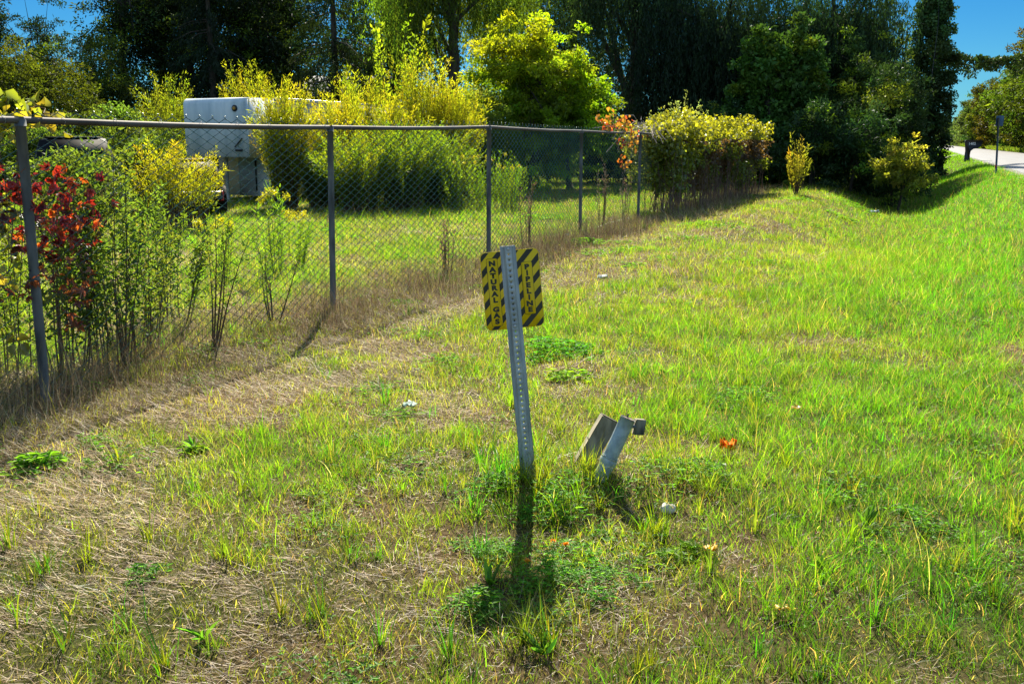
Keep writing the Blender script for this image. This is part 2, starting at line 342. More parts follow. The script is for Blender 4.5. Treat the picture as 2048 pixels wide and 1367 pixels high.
# dry thatch lying on the ground
mb = MB()
x, y = scatter(5600, 5, 1.8, 1.9, 40); gr = green(x, y); keep = okay(x, y) & (rng.random(len(x)) < np.clip(1.0-gr*.95, .12, 1)); x, y, gr = x[keep], y[keep], gr[keep]; N = len(x)
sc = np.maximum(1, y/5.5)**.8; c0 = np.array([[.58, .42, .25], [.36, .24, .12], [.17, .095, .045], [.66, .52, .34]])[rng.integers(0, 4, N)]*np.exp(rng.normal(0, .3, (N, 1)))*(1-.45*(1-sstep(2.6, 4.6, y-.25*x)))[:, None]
az = rng.random(N)*6.283; az = np.where((gr < .25) & (rng.random(N) < .6), R(200)+rng.normal(0, .5, N), az)
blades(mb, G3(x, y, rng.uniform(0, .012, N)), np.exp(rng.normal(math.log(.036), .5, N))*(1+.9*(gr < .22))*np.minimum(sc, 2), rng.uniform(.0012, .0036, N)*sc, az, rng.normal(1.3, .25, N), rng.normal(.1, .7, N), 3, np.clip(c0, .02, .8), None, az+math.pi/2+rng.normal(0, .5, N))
# standing dead stems and matted straw along the fence line
def fence_pt(a, off=0.0): return xy(-5.22+off, a)
x_, y_ = [], []
for k in range(2):
    a = 1.5+rng.random(26000)**1.3*30; x1, y1 = xy(-5.05+rng.normal(0, .42, 26000), a); x_.append(x1); y_.append(y1)
x = np.concatenate(x_); y = np.concatenate(y_); keep = (y > 2) & (np.abs(x) < .6*y+1.2) & (vn(x/.5, y/.5, 31) > .22); x, y = x[keep], y[keep]; N = len(x)
c0 = np.array([[.36, .27, .16], [.24, .155, .09], [.14, .08, .05], [.42, .34, .21], [.2, .2, .06]])[rng.integers(0, 5, N)]*np.exp(rng.normal(0, .25, (N, 1)))
tall = rng.random(N)**2.2; hmod = .3+1.3*vn(x/.7, y/.7, 33)**1.5
blades(mb, G3(x, y, -.01), (.05+.36*tall)*hmod, rng.uniform(.0018, .0038, N)*np.maximum(1, y/6)**.6, rng.random(N)*6.283, np.abs(rng.normal(.12, .3, N)), rng.normal(.3, .6, N), 3, np.clip(c0, .02, .7), None, rng.random(N)*6.283)
# mown stubble of dark stems on the open side
for (px, py, r, n_) in [(400, 880, .9, 90), (250, 930, .6, 40), (560, 760, .6, 40)]:
    c = gp(px, py); x = c[0]+rng.normal(0, r*.6, n_); y = c[1]+rng.normal(0, r*.5, n_)
    blades(mb, G3(x, y, -.01), rng.uniform(.04, .11, n_), rng.uniform(.003, .005, n_), rng.random(n_)*6.28, rng.normal(0, .2, n_), rng.normal(0, .1, n_), 1, jit((.09, .05, .03), n_), None)
kind(tag(mb.build('dry_grass', M_straw), 'dry straw coloured dead grass and stems matted along the fence and in bare patches', 'dry grass'), 'stuff')
# low broad leaved cover: clover, plantain
mb = MB()
def weed_patch(px, py, r, n_, size, col, h=.06):
    c = gp(px, py); q_ = rng.normal(0, r*.55, (9, 2)); q_i = rng.integers(0, 9, n_); x = c[0]+q_[q_i, 0]+rng.normal(0, r*.22, n_); y = c[1]+q_[q_i, 1]+rng.normal(0, r*.22, n_); z = gz(x, y)+rng.random(n_)**.7*h*np.exp(-((x-c[0])**2+(y-c[1])**2)/(r*r))+.008
    pos = np.repeat(np.stack([x, y, z], 1), 3, 0); k = len(pos); a = np.tile([0, 2.09, 4.19], n_)+np.repeat(rng.random(n_)*6.28, 3)
    ax = np.stack([np.cos(a), np.sin(a), rng.uniform(-.1, .4, k)], 1); nr = np.array([0, 0, 1.])+rng.normal(0, .25, (k, 3))
    leaves(mb, pos, ax, nr, size*np.exp(rng.normal(0, .35, k)), size*rng.uniform(.35, .65, k), jit(col, k, .12, .35), True)
for q in [(1010, 1000, .2, 300, .016, (.10, .24, .02), .09), (1120, 1010, .2, 330, .016, (.09, .23, .02), .12), (1000, 1130, .2, 320, .014, (.10, .22, .03), .05), (1110, 1150, .24, 520, .015, (.11, .26, .02), .1),
          (1190, 1190, .16, 400, .014, (.1, .25, .02), .07), (960, 1230, .1, 150, .022, (.09, .2, .02), .1), (1095, 705, .3, 500, .03, (.08, .23, .02), .12), (1130, 760, .15, 60, .045, (.16, .27, .02), .08), (290, 1160, .08, 120, .015, (.08, .2, .02), .05),
          (1170, 490, .5, 300, .05, (.12, .24, .02), .1), (650, 1010, .15, 150, .016, (.12, .22, .02), .05), (1800, 1060, .2, 300, .016, (.1, .24, .02), .06), (1500, 800, .25, 300, .02, (.1, .25, .02), .06), (800, 830, .2, 120, .02, (.12, .22, .03), .04), (1420, 950, .15, 150, .018, (.12, .25, .02), .06),
          (75, 940, .12, 70, .045, (.12, .24, .02), .08), (390, 905, .06, 30, .04, (.15, .25, .02), .04), (1330, 1130, .1, 90, .02, (.14, .25, .02), .05), (1380, 1110, .06, 50, .03, (.16, .26, .02), .05)]: weed_patch(*q)
for _ in range(170):
    y0 = 2+28*rng.random()**1.6; x0 = (rng.random()*2-1)*(.58*y0+.6)
    if not okay(np.array([x0]), np.array([y0]))[0]: continue
    px = 1024+F*x0/(y0*cP+CAMZ*sP); py = 285+1
    z0 = float(gz(x0, y0)); n_ = int(rng.integers(25, 90)); s_ = rng.uniform(.012, .024)*max(1, y0/7); r_ = rng.uniform(.05, .14)*max(1, y0/8)
    x = x0+rng.normal(0, r_, n_); y = y0+rng.normal(0, r_, n_); pos = np.repeat(np.stack([x, y, gz(x, y)+rng.uniform(.005, .05, n_)], 1), 3, 0); k = len(pos)
    a = np.tile([0, 2.09, 4.19], n_)+np.repeat(rng.random(n_)*6.28, 3)
    leaves(mb, pos, np.stack([np.cos(a), np.sin(a), rng.uniform(-.1, .4, k)], 1), np.array([0, 0, 1.])+rng.normal(0, .3, (k, 3)), s_, s_*.6, jit((.11, .23, .025), k), True)
# rosettes of long leaves
for (px, py) in [(70, 950), (85, 935), (1640, 1140), (1730, 1060), (410, 1290), (1085, 1320), (1330, 750), (390, 905), (980, 1180)]:
    c = gp(px, py); n_ = 8; a = rng.random(n_)*6.283
    leaves(mb, np.tile(c, (n_, 1))+[0, 0, .005], np.stack([np.cos(a), np.sin(a), rng.uniform(.5, 2.2, n_)], 1), np.array([0, 0, 1.])+rng.normal(0, .4, (n_, 3)), rng.uniform(.05, .12, n_), rng.uniform(.012, .026, n_), jit((.10, .22, .03), n_), True)
kind(tag(mb.build('clover_and_weeds', M_leaf), 'low clover and broad leaved weeds growing through the lawn', 'weeds'), 'stuff')

# ------------------------------------------------------------------ trees and shrubs of the background
def crown_pts(r, c, rad, nclump, ncl, rcl, shell=.45, flatten=.6, base_cut=-.8, cone=0):
    """clump centres spread unevenly through an ellipsoid, and leaf positions round each"""
    d = unit(nclump*2, r); d = d[d[:, 2] > base_cut][:nclump]; k = len(d)
    ph = r.random(6)*6.28
    lob = 1+.22*np.sin(3*np.arctan2(d[:, 1], d[:, 0])+ph[0])+.18*np.sin(5*d[:, 2]+ph[1])+.10*np.sin(7*d[:, 0]+ph[2])
    rr = r.random(k)**shell*lob; q_ = d*rr[:, None]; q_[:, :2] *= (1-cone*np.clip((q_[:, 2:]+.6)/1.6, 0, 1)); C = np.asarray(c)+q_*np.asarray(rad)
    cr = rcl*np.exp(r.normal(0, .3, k)); n_ = np.maximum(4, (ncl*(cr/rcl)**2).astype(int)); idx = np.repeat(np.arange(k), n_)
    o = unit(len(idx), r)*(r.random(len(idx))**.5)[:, None]*cr[idx][:, None]*np.array([1, 1, flatten])
    return C, idx, C[idx]+o, o
def trunk_limbs(r, base, top, rad, C, nl=18, name_mat=M_bark, parent=None, start=.3, multi=1):
    mb = MB(); base = np.asarray(base, float); top = np.asarray(top, float)
    for q in range(multi):
        off = r.normal(0, rad*1.6, 3)*(multi > 1); off[2] = 0
        t = np.linspace(0, 1, 9)[:, None]; tp = top+(r.normal(0, .8, 3)*np.array([1, 1, .2]) if multi > 1 else 0)
        wob = np.cumsum(r.normal(0, .012, (9, 3)), 0)*np.linalg.norm(top-base); wob[:, 2] = 0; wob[0] = 0
        P = base+off+(tp-base-off)*t+wob; mb.tube(P-[0, 0, .15], rad*(1.25-1.05*t[:, 0])*np.where(t[:, 0] == 0, 1.3, 1), 8)
        if len(C):
            for k in r.choice(len(C), min(nl, len(C)), replace=False):
                s_ = r.uniform(start, .9); a = base+off+(tp-base-off)*s_+np.array([np.interp(s_, t[:, 0], wob[:, j]) for j in range(3)])
                b_ = C[k]; m_ = (a+b_)/2+np.array([0, 0, .12*np.linalg.norm(b_-a)*r.uniform(-.3, 1)])
                u_ = np.linspace(0, 1, 6)[:, None]; Q = (1-u_)**2*a+2*u_*(1-u_)*m_+u_**2*b_
                mb.tube(Q-[0, 0, .12], rad*(.42-.36*u_[:, 0]), 5)
    return mb.build('trunk', name_mat, parent, smooth=True)
def broadleaf(seed, name, label, cat, base, H, rad, cz, col, nclump=260, ncl=70, lsize=.12, rcl=.6, mat=M_dark, group=None, trunk=.2, shell=.5, cut=-.8, aspect=.55, val=.28, hue=.12, droop=.2, multi=1, lean=(0, 0), asp=1.0, nl=18, ytop=None, cone=0, fleck=0, fcol=(.16, .22, .02)):
    r = np.random.default_rng(seed); t = thing(name, label, cat, base, group)
    c = np.array([base[0]+lean[0], base[1]+lean[1], base[2]+cz])
    C, idx, P, o = crown_pts(r, c, rad, nclump, ncl, rcl, shell, .6, cut, cone)
    ok_ = P[:, 2] > gz(P[:, 0], P[:, 1])+.05; P, idx, o = P[ok_], idx[ok_], o[ok_]
    n_ = len(P); cc = jit(col, len(C), hue, val, r)
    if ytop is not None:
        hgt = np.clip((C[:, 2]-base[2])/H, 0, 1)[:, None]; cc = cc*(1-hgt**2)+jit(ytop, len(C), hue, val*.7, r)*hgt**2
    if fleck: fk = r.random(len(C)) < fleck; cc[fk] = jit(fcol, int(fk.sum()), hue, .35, r)  # some clumps coloured brighter to imitate backlit leaves
    lc = cc[idx]*np.exp(r.normal(0, .2, (n_, 1)))
    out = P-c; out /= np.linalg.norm(out, axis=1)[:, None]+1e-6
    ax = out*.5+unit(n_, r)*.9; ax[:, 2] -= droop
    nr = unit(n_, r)*.8+np.array([0, 0, .8])
    mb = MB(); leaves(mb, P, ax, nr, lsize*np.exp(r.normal(-.05, .38, n_)), lsize*aspect*r.uniform(.6, 1.2, n_), np.clip(lc, .003, .7))
    mb.build('crown', mat, t)
    trunk_limbs(r, base, c+np.array([0, 0, rad[2]*.7]), trunk, C, nl, M_bark, t, multi=multi)
    return t
def willow(seed, label, base, H, rad, col, nstr=900, lsize=.16, mat=M_dark, group=None, trunk=.4, slen=(1.5, 4.5), lps=34, cat='tree', name='weeping_willow', zmin=1.0):
    r = np.random.default_rng(seed); t = thing(name, label, cat, base, group)
    c = np.array([base[0], base[1], base[2]+H-rad[2]]); mb = MB()
    # limbs, then hanging strands from boughs spread in clumps
    nb_ = 42; d = unit(nb_*3, r); d = d[d[:, 2] > -.25][:nb_]; B = c+d*(r.uniform(.35, 1, len(d)))[:, None]*np.asarray(rad)
    k = r.integers(0, len(B), nstr); S = B[k]+r.normal(0, 1, (nstr, 3))*np.array([rad[0]*.15, rad[1]*.15, rad[2]*.12])
    Ls = r.uniform(*slen, nstr); s_ = r.random((nstr, lps))
    P = S[:, None]+np.stack([np.zeros((nstr, lps)), np.zeros((nstr, lps)), -s_*Ls[:, None]], -1)
    sw = r.normal(0, .25, (nstr, 1, 2)); P[..., :2] += sw*np.sin(s_*2.2)[..., None]+r.normal(0, .05, (nstr, lps, 2))
    cc = (jit(col, len(B), .1, .3, r)[k]*np.exp(r.normal(0, .15, (nstr, 1))))[:, None]*np.exp(r.normal(0, .15, (nstr, lps, 1)))
    P = P.reshape(-1, 3); cc = cc.reshape(-1, 3); ok_ = P[:, 2] > base[2]+zmin; P, cc = P[ok_], cc[ok_]; n_ = len(P)
    ax = np.array([0, 0, -1.])+r.normal(0, .35, (n_, 3)); leaves(mb, P, ax, unit(n_, r), lsize*r.uniform(.7, 1.4, n_), lsize*.2*r.uniform(.7, 1.3, n_), np.clip(cc, .003, .6))
    mb.build('crown', mat, t); trunk_limbs(r, base, c+np.array([0, 0, rad[2]*.5]), trunk, B, 26, M_bark, t, start=.25); return t
def conifer(seed, label, base, H, R0, col, group=None, n_=26000, lsize=.16, zb=.8, name='spruce_tree', mat=M_dark):
    r = np.random.default_rng(seed); t = thing(name, label, 'tree', base, group); base = np.asarray(base); mb = MB(); tb = MB()
    nbr = int(H*13); zz = zb+(H-zb)*r.random(nbr)**1.15; an = r.random(nbr)*6.283; Lb = R0*(1-(zz/H))**.8*r.uniform(.7, 1.12, nbr)+.2
    k = r.choice(nbr, n_, p=Lb/Lb.sum()); s_ = r.random(n_)**.7
    P = base+np.stack([np.cos(an[k])*Lb[k]*s_, np.sin(an[k])*Lb[k]*s_, zz[k]-.35*Lb[k]*s_**1.5-r.random(n_)**2*.45*(1-s_*.3)], 1)+r.normal(0, .08, (n_, 3))
    ax = np.stack([np.cos(an[k])*.4, np.sin(an[k])*.4, -np.ones(n_)*.8], 1)+r.normal(0, .35, (n_, 3))
    leaves(mb, P, ax, unit(n_, r), lsize*r.uniform(.7, 1.5, n_), lsize*.32, jit(col, nbr, .1, .25, r)[k]); mb.build('crown', mat, t)
    tb.tube(base+np.array([[0, 0, -.2], [0, 0, H*.5], [0, 0, H]]), [.22, .13, .02], 8)
    for q in range(0, nbr, 3): tb.tube(base+np.array([[0, 0, zz[q]], [np.cos(an[q])*Lb[q]*.5, np.sin(an[q])*Lb[q]*.5, zz[q]-.1*Lb[q]], [np.cos(an[q])*Lb[q]*.9, np.sin(an[q])*Lb[q]*.9, zz[q]-.3*Lb[q]]]), [.035, .025, .01], 4)
    tb.build('trunk', M_bark, t, smooth=True); return t
def shoots(seed, name, label, cat, base, H, spread, col, nst=60, lps=70, lsize=.07, aspect=.24, mat=M_leaf, group=None, up=.75, s0=.12, stem_r=.006, ytop=None, curve=.3, base_r=.15, lean=(0, 0), detail=False, flop=0, splay=1.0, hj=.22, offr=.05):
    """upright willow-like bush: a fan of leafy stems"""
    r = np.random.default_rng(seed); t = thing(name, label, cat, base, group); base = np.asarray(base, float); mb = MB(); sb = MB()
    an = r.random(nst)*6.283; rad = np.sqrt(r.random(nst)); Hs = H*(1-.28*rad**2*splay)*np.exp(r.normal(-hj*.6, hj, nst)); Hs = np.minimum(Hs, H*1.03)
    b0 = base+np.stack([np.cos(an)*rad*spread*base_r, np.sin(an)*rad*spread*base_r, -.05*np.ones(nst)], 1)
    tip = base+np.stack([np.cos(an)*rad*spread+lean[0], np.sin(an)*rad*spread+lean[1], Hs], 1)
    mid = (b0+tip)/2+np.stack([np.cos(an)*rad, np.sin(an)*rad, 0*an], 1)*(-curve*spread*.3); mid[:, 2] += H*.05; mid += r.normal(0, .055*H, (nst, 3))
    s_ = s0+(1-s0)*r.random((nst, lps))**.85; u = s_[..., None]
    P = (1-u)**2*b0[:, None]+2*u*(1-u)*mid[:, None]+u**2*tip[:, None]; T = 2*(1-u)*(mid-b0)[:, None]+2*u*(tip-mid)[:, None]; T /= np.linalg.norm(T, axis=-1, keepdims=True)
    side = unit(nst*lps, r).reshape(nst, lps, 3); off = offr*H*(1-s_*.6)[..., None]*side*r.random((nst, lps, 1)); P = P+off
    ax = (T*up+side*.6).reshape(-1, 3); ax[:, 2] -= flop; n_ = len(ax)
    cst = jit(col, nst, .12, .22, r)[:, None]+0*s_[..., None]
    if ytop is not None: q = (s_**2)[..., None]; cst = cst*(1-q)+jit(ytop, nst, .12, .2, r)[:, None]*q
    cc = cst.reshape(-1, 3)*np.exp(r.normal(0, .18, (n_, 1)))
    P = P.reshape(-1, 3); ok_ = P[:, 2] > gz(P[:, 0], P[:, 1])+.01
    leaves(mb, P[ok_], ax[ok_], unit(n_, r)[ok_], (lsize*np.exp(r.normal(-.08, .42, n_)))[ok_], (lsize*aspect*r.uniform(.8, 1.2, n_))[ok_], np.clip(cc, .004, .8)[ok_], detail)
    mb.build('foliage', mat, t)
    for q in range(nst):
        uu = np.linspace(0, .97, 6)[:, None]; sb.tube((1-uu)**2*b0[q]+2*uu*(1-uu)*mid[q]+uu**2*tip[q], stem_r*(1.5-1.2*uu[:, 0]), 4)
    sb.build('stem', M_twig, t); return t

def G(px, Y): return on(px, Y)
DK = (.024, .040, .013)
back = 'tall dark trees along the back of the field'
# slender poplars against the sky at the left
for k, (px, Y, wd, pyt, lab) in enumerate([(18, 58, 1.9, -40, 'slender open tree at the left edge of the photo, reaching out of the frame'), (112, 60, 2.6, -10, 'tall airy tree against blue sky, second from the left edge'),
                                   (207, 66, 1.2, 48, 'shortest slender tree standing alone in the sky gap beside the dark wood')]):
    b_ = G(px, Y); top = at(px, pyt, Y)[2]; H = top-b_[2]
    broadleaf(100+k, 'poplar_tree', lab, 'tree', b_, H, (wd*.8, wd*.8, H*.47), H*.54, (.035, .055, .022), 170 if k < 2 else 90, 60, .15, .42, group='slender trees at the left', trunk=.12, shell=.7, val=.2, aspect=.6)
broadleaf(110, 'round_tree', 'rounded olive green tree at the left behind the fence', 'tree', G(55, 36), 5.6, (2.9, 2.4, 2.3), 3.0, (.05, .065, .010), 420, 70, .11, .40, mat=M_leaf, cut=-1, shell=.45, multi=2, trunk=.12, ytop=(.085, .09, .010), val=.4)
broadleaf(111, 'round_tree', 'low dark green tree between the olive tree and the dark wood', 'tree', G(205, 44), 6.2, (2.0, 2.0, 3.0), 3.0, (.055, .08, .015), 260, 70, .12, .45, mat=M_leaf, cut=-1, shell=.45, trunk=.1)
# the dark wood
spec = [(290, 50, 3.0, 14, 'leftmost tree of the dark wood, its ivy-clad edge against the sky'), (395, 53, 3.2, 15, 'dark tree rising straight behind the box trailer'), (500, 51, 2.9, 14, 'dark tree just right of the box trailer roof'),
        (575, 56, 2.8, 15, 'dark leafy tree left of the drooping spruce'), (790, 60, 3.0, 15, 'dark tree between the spruce and the light green willow'), (1130, 60, 3.4, 15, 'dark tree behind the tall yellow green maple')]
for k, (px, Y, wd, H, lab) in enumerate(spec):
    broadleaf(120+k, 'dark_tree', lab, 'tree', G(px, Y), H, (wd, wd*.8, H*.5), H*.52, DK if k not in (4,) else (.04, .07, .015), 330, 70, .17, .7, group=back, trunk=.22, shell=.5, cut=-1, val=.4, fleck=.16)
for k, (px, Y, H, lab) in enumerate([(345, 58, 15, 'tall bare dark trunk between the two leftmost trees of the dark wood'), (545, 60, 15, 'tall bare dark trunk between the box trailer and the spruce'), (1010, 62, 15, 'tall dark trunk rising just above the tip of the yellow maple')]):
    broadleaf(140+k, 'dark_tree', lab, 'tree', G(px, Y), H, (2.2, 1.6, 4.5), H*.72, (.03, .05, .016), 160, 70, .16, .7, group=back, trunk=.25, cut=-.9)
conifer(150, 'drooping dark spruce behind the yellow green bushes', G(680, 47), 14, 4.0, (.035, .05, .014), group=back)
conifer(151, 'dark spruce in the wood behind the trailer roof', G(440, 47), 13, 3.0, (.018, .032, .013), group=back)
# house roof glimpsed through the trees
hb = G(645, 72); h = thing('house', 'grey roofed house just visible between dark trees left of the spruce', 'house', hb)
mb = MB(); mb.box(hb+[0, 0, 2.2], (10, 7, 4.4)); mb.build('wall', noisy('siding', (.32, .33, .34), (.42, .43, .44), 3, .8), h)
mb = MB(); e = .5; xl, xr, yl, yr, z0, z1 = -5-e, 5+e, -3.5-e, 3.5+e, 4.3, 6.4
mb.add(np.array([[xl, yl, z0], [xr, yl, z0], [xr, 0, z1], [xl, 0, z1], [xl, yr, z0], [xr, yr, z0]])+hb, [[0, 1, 2, 3], [3, 2, 5, 4]])
mb.add(np.array([[-5, -3.5, 4.38], [-5, 3.5, 4.38], [-5, 0, z1-.1]])+hb, [[0, 2, 1]]); mb.add(np.array([[5, -3.5, 4.38], [5, 3.5, 4.38], [5, 0, z1-.1]])+hb, [[0, 1, 2]])
mb.build('roof', noisy('shingles', (.16, .17, .18), (.30, .31, .32), 8, .9), h)
for q in (-2.5, 2.0):
    mb = MB(); mb.box(hb+[q, -3.52, 2.3], (1.2, .06, 1.3), bev=.02); wf = mb.build('window', flat('window_trim', (.7, .7, .7), .5), h)
    mb = MB(); mb.box(hb+[q, -3.56, 2.3], (1.0, .03, 1.1)); mb.build('pane', flat('window_glass', (.02, .03, .04), .1), wf)
# willows
willow(160, 'light green weeping willow left of the tall yellow green maple', G(905, 46), 13, (4.3, 3.4, 4.5), (.11, .155, .02), 1500, .2, M_leaf, slen=(1.2, 3.6), lps=30, trunk=.3, group='weeping willows', zmin=2.3)
willow(161, 'dark weeping willow directly right of the yellow green maple, with a thick trunk', G(1245, 45), 12.5, (3.4, 3.0, 4.0), (.045, .08, .03), 1000, .2, slen=(1.5, 4), lps=30, trunk=.42, group='weeping willows', zmin=1.8)
willow(162, 'largest and darkest weeping willow, behind the vine covered fence end', G(1420, 42), 9.6, (4.4, 3.2, 4.4), (.022, .043, .020), 2400, .2, slen=(2, 5.5), lps=34, trunk=.5, group='weeping willows', zmin=.8)
willow(163, 'dark weeping willow just left of the ivy covered utility pole', G(1640, 43), 10.4, (3.4, 2.8, 4.4), (.026, .05, .02), 1500, .2, slen=(1.5, 5), lps=34, trunk=.35, group='weeping willows', zmin=1.6)
# sunlit yellow green maple, sapling
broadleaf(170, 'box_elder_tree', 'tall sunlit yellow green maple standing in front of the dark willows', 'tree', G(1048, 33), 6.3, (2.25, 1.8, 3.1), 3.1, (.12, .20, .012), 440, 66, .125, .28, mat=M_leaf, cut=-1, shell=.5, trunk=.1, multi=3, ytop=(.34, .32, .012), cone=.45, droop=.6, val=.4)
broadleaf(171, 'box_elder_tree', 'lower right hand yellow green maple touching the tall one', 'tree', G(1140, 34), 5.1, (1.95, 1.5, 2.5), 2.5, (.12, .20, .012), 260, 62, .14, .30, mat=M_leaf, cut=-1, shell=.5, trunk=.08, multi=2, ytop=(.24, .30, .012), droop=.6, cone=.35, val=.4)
shoots(172, 'elm_sapling', 'thin yellow green sapling with forked leafy tips above the willow bushes', 'tree', G(790, 29), 5.0, 1.5, (.20, .24, .015), 13, 120, .11, .6, s0=.3, stem_r=.02, splay=.5)
# yellow green willow bushes
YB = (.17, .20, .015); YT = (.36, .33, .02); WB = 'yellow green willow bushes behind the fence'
for k, (px, Y, H, sp, nst, lab, yt) in enumerate([
    (345, 30, 3.55, 1.0, 60, 'yellow green bush rising behind the left end of the trailer roof', (.24, .26, .02)),
    (510, 34, 4.2, 1.1, 60, 'yellow green bush whose top shows above the right end of the trailer roof', YT),
    (572, 24.0, 3.1, .85, 90, 'bright golden green bush hanging over the right side of the trailer', YT),
    (670, 25.2, 2.75, 1.1, 80, 'golden bush behind the fence post nearest the trailer', (.40, .34, .02)),
    (720, 27, 3.4, 1.2, 80, 'tallest willow bush left of the thin sapling', YT),
    (790, 25.5, 2.7, 1.2, 80, 'dense bush below the thin sapling', YT),
    (850, 27.5, 3.8, 1.05, 90, 'tall pointed yellow bush right of the sapling', YT),
    (915, 27.5, 3.2, 1.05, 90, 'rounded yellow green bush at the right end of the row', YT),
    (720, 22.6, 1.9, 1.3, 70, 'lower leafy bush in front of the row near the middle fence posts', (.22, .26, .02)),
    (810, 23.3, 2.0, 1.3, 70, 'low green bush in the shaded foot of the row', (.18, .24, .02)),
    (880, 24.5, 1.9, 1.2, 60, 'low green bush at the foot of the rounded yellow bush', (.18, .24, .02)),
    (640, 24.0, 1.6, .8, 50, 'low shaded bush against the side of the trailer', (.18, .22, .02))]):
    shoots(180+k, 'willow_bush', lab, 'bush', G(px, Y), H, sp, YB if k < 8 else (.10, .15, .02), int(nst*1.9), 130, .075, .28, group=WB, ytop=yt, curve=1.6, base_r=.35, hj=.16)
# shrub at the left, yellow and half hidden, in front of the trailer
shoots(195, 'willow_bush', 'small golden bush in front of the left half of the trailer', 'bush', G(350, 17.5), 1.6, 1.0, (.16, .2, .015), 90, 120, .05, .3, group=WB, ytop=(.38, .32, .02), curve=.9, base_r=.6, hj=.16, s0=.4, offr=.09)
# goldenrod clumps beyond the fence
for k, (px, Y, H, sp, lab) in enumerate([(985, 24, 1.35, .75, 'goldenrod clump behind the third fence post'), (1020, 23, 1.15, .5, 'low goldenrod clump right of the third fence post'), (930, 23, 1.3, .7, 'goldenrod clump left of the third fence post'),
                                      (545, 11.5, 1.05, .3, 'tall goldenrod in front of the right side of the trailer'), (430, 11, .75, .35, 'short goldenrod in flower left of the trailer foot'), (585, 12.5, .7, .28, 'small goldenrod with a broad yellow head near the second fence post')]):
    t = shoots(200+k, 'goldenrod', lab, 'plant', G(px, Y), H, sp, (.16, .24, .025), 9 if k > 2 else 30, 90, .06, .22, group='goldenrod beyond the fence', curve=.2, base_r=.5, s0=.05, stem_r=.003)
    r = np.random.default_rng(300+k); b_ = np.array(t.location); nh = 7 if k > 2 else 5; q = unit(nh, r)*[sp*.6, sp*.6, .06*H]; q[:, 2] += H*.93
    for j in range(nh):
        n_ = 70; P = b_+q[j]+r.normal(0, 1, (n_, 3))*[.022, .022, .02]; fb = MB(); leaves(fb, P, unit(n_, r), unit(n_, r), .022, .016, jit((.50, .50, .02), n_, .06, .2, r)); fb.build('flower_head', M_vine, t)
# bushes filling the gap between the left trees and the trailer
for k, (px, Y, H, rx, lab) in enumerate([(255, 27, 2.5, 1.1, 'green bush between the round olive tree and the trailer'), (150, 28, 2.1, 1.4, 'dark green bush under the round olive tree'), (20, 27, 2.2, 1.3, 'green bush at the left edge behind the fence rail'), (310, 23, 1.9, .8, 'small leafy bush left of the trailer nose'), (140, 17.5, 1.62, .8, 'leafy bush in front of the dark van behind the left fence panel'), (965, 30, 3.0, 1.2, 'green bush between the yellow bush row and the tall yellow green maple')]):
    broadleaf(212+k, 'leafy_bush', lab, 'bush', G(px, Y), H, (rx, rx*.8, H*.5), H*.5, (.075, .11, .02), int(150*rx), 60, .085, .24, mat=M_leaf, cut=-1, shell=.45, trunk=.04, group='green bushes left of the trailer', ytop=(.12, .16, .03), val=.35)
for k, (px, Y, H, rx, lab) in enumerate([(1010, 38, 2.7, 1.9, 'dark bush under the left side of the yellow green maple'), (1095, 39, 2.5, 2.0, 'dark bush under the middle of the maples'), (1185, 38.5, 2.4, 1.9, 'dark bush under the right side of the maples'), (1270, 38, 2.3, 1.7, 'dark bush behind the fifth fence post'), (1350, 37.5, 2.4, 1.6, 'dark bush behind the left end of the vine hedge')]):
    broadleaf(246+k, 'dark_bush', lab, 'bush', G(px, Y), H, (rx, rx*.8, H*.5), H*.5, (.03, .055, .014), int(110*rx), 56, .11, .3, cut=-1, shell=.45, trunk=.04, group='dark bushes behind the far fence panels', val=.4, fleck=.1)
# light shrub above the vine hedge
shoots(210, 'pale_shrub', 'pale leaved shrub poking up above the left end of the vine covered fence', 'bush', G(1350, 27), 2.95, .95, (.13, .17, .07), 46, 60, .06, .55, s0=.45, ytop=(.24, .27, .13), hj=.12)
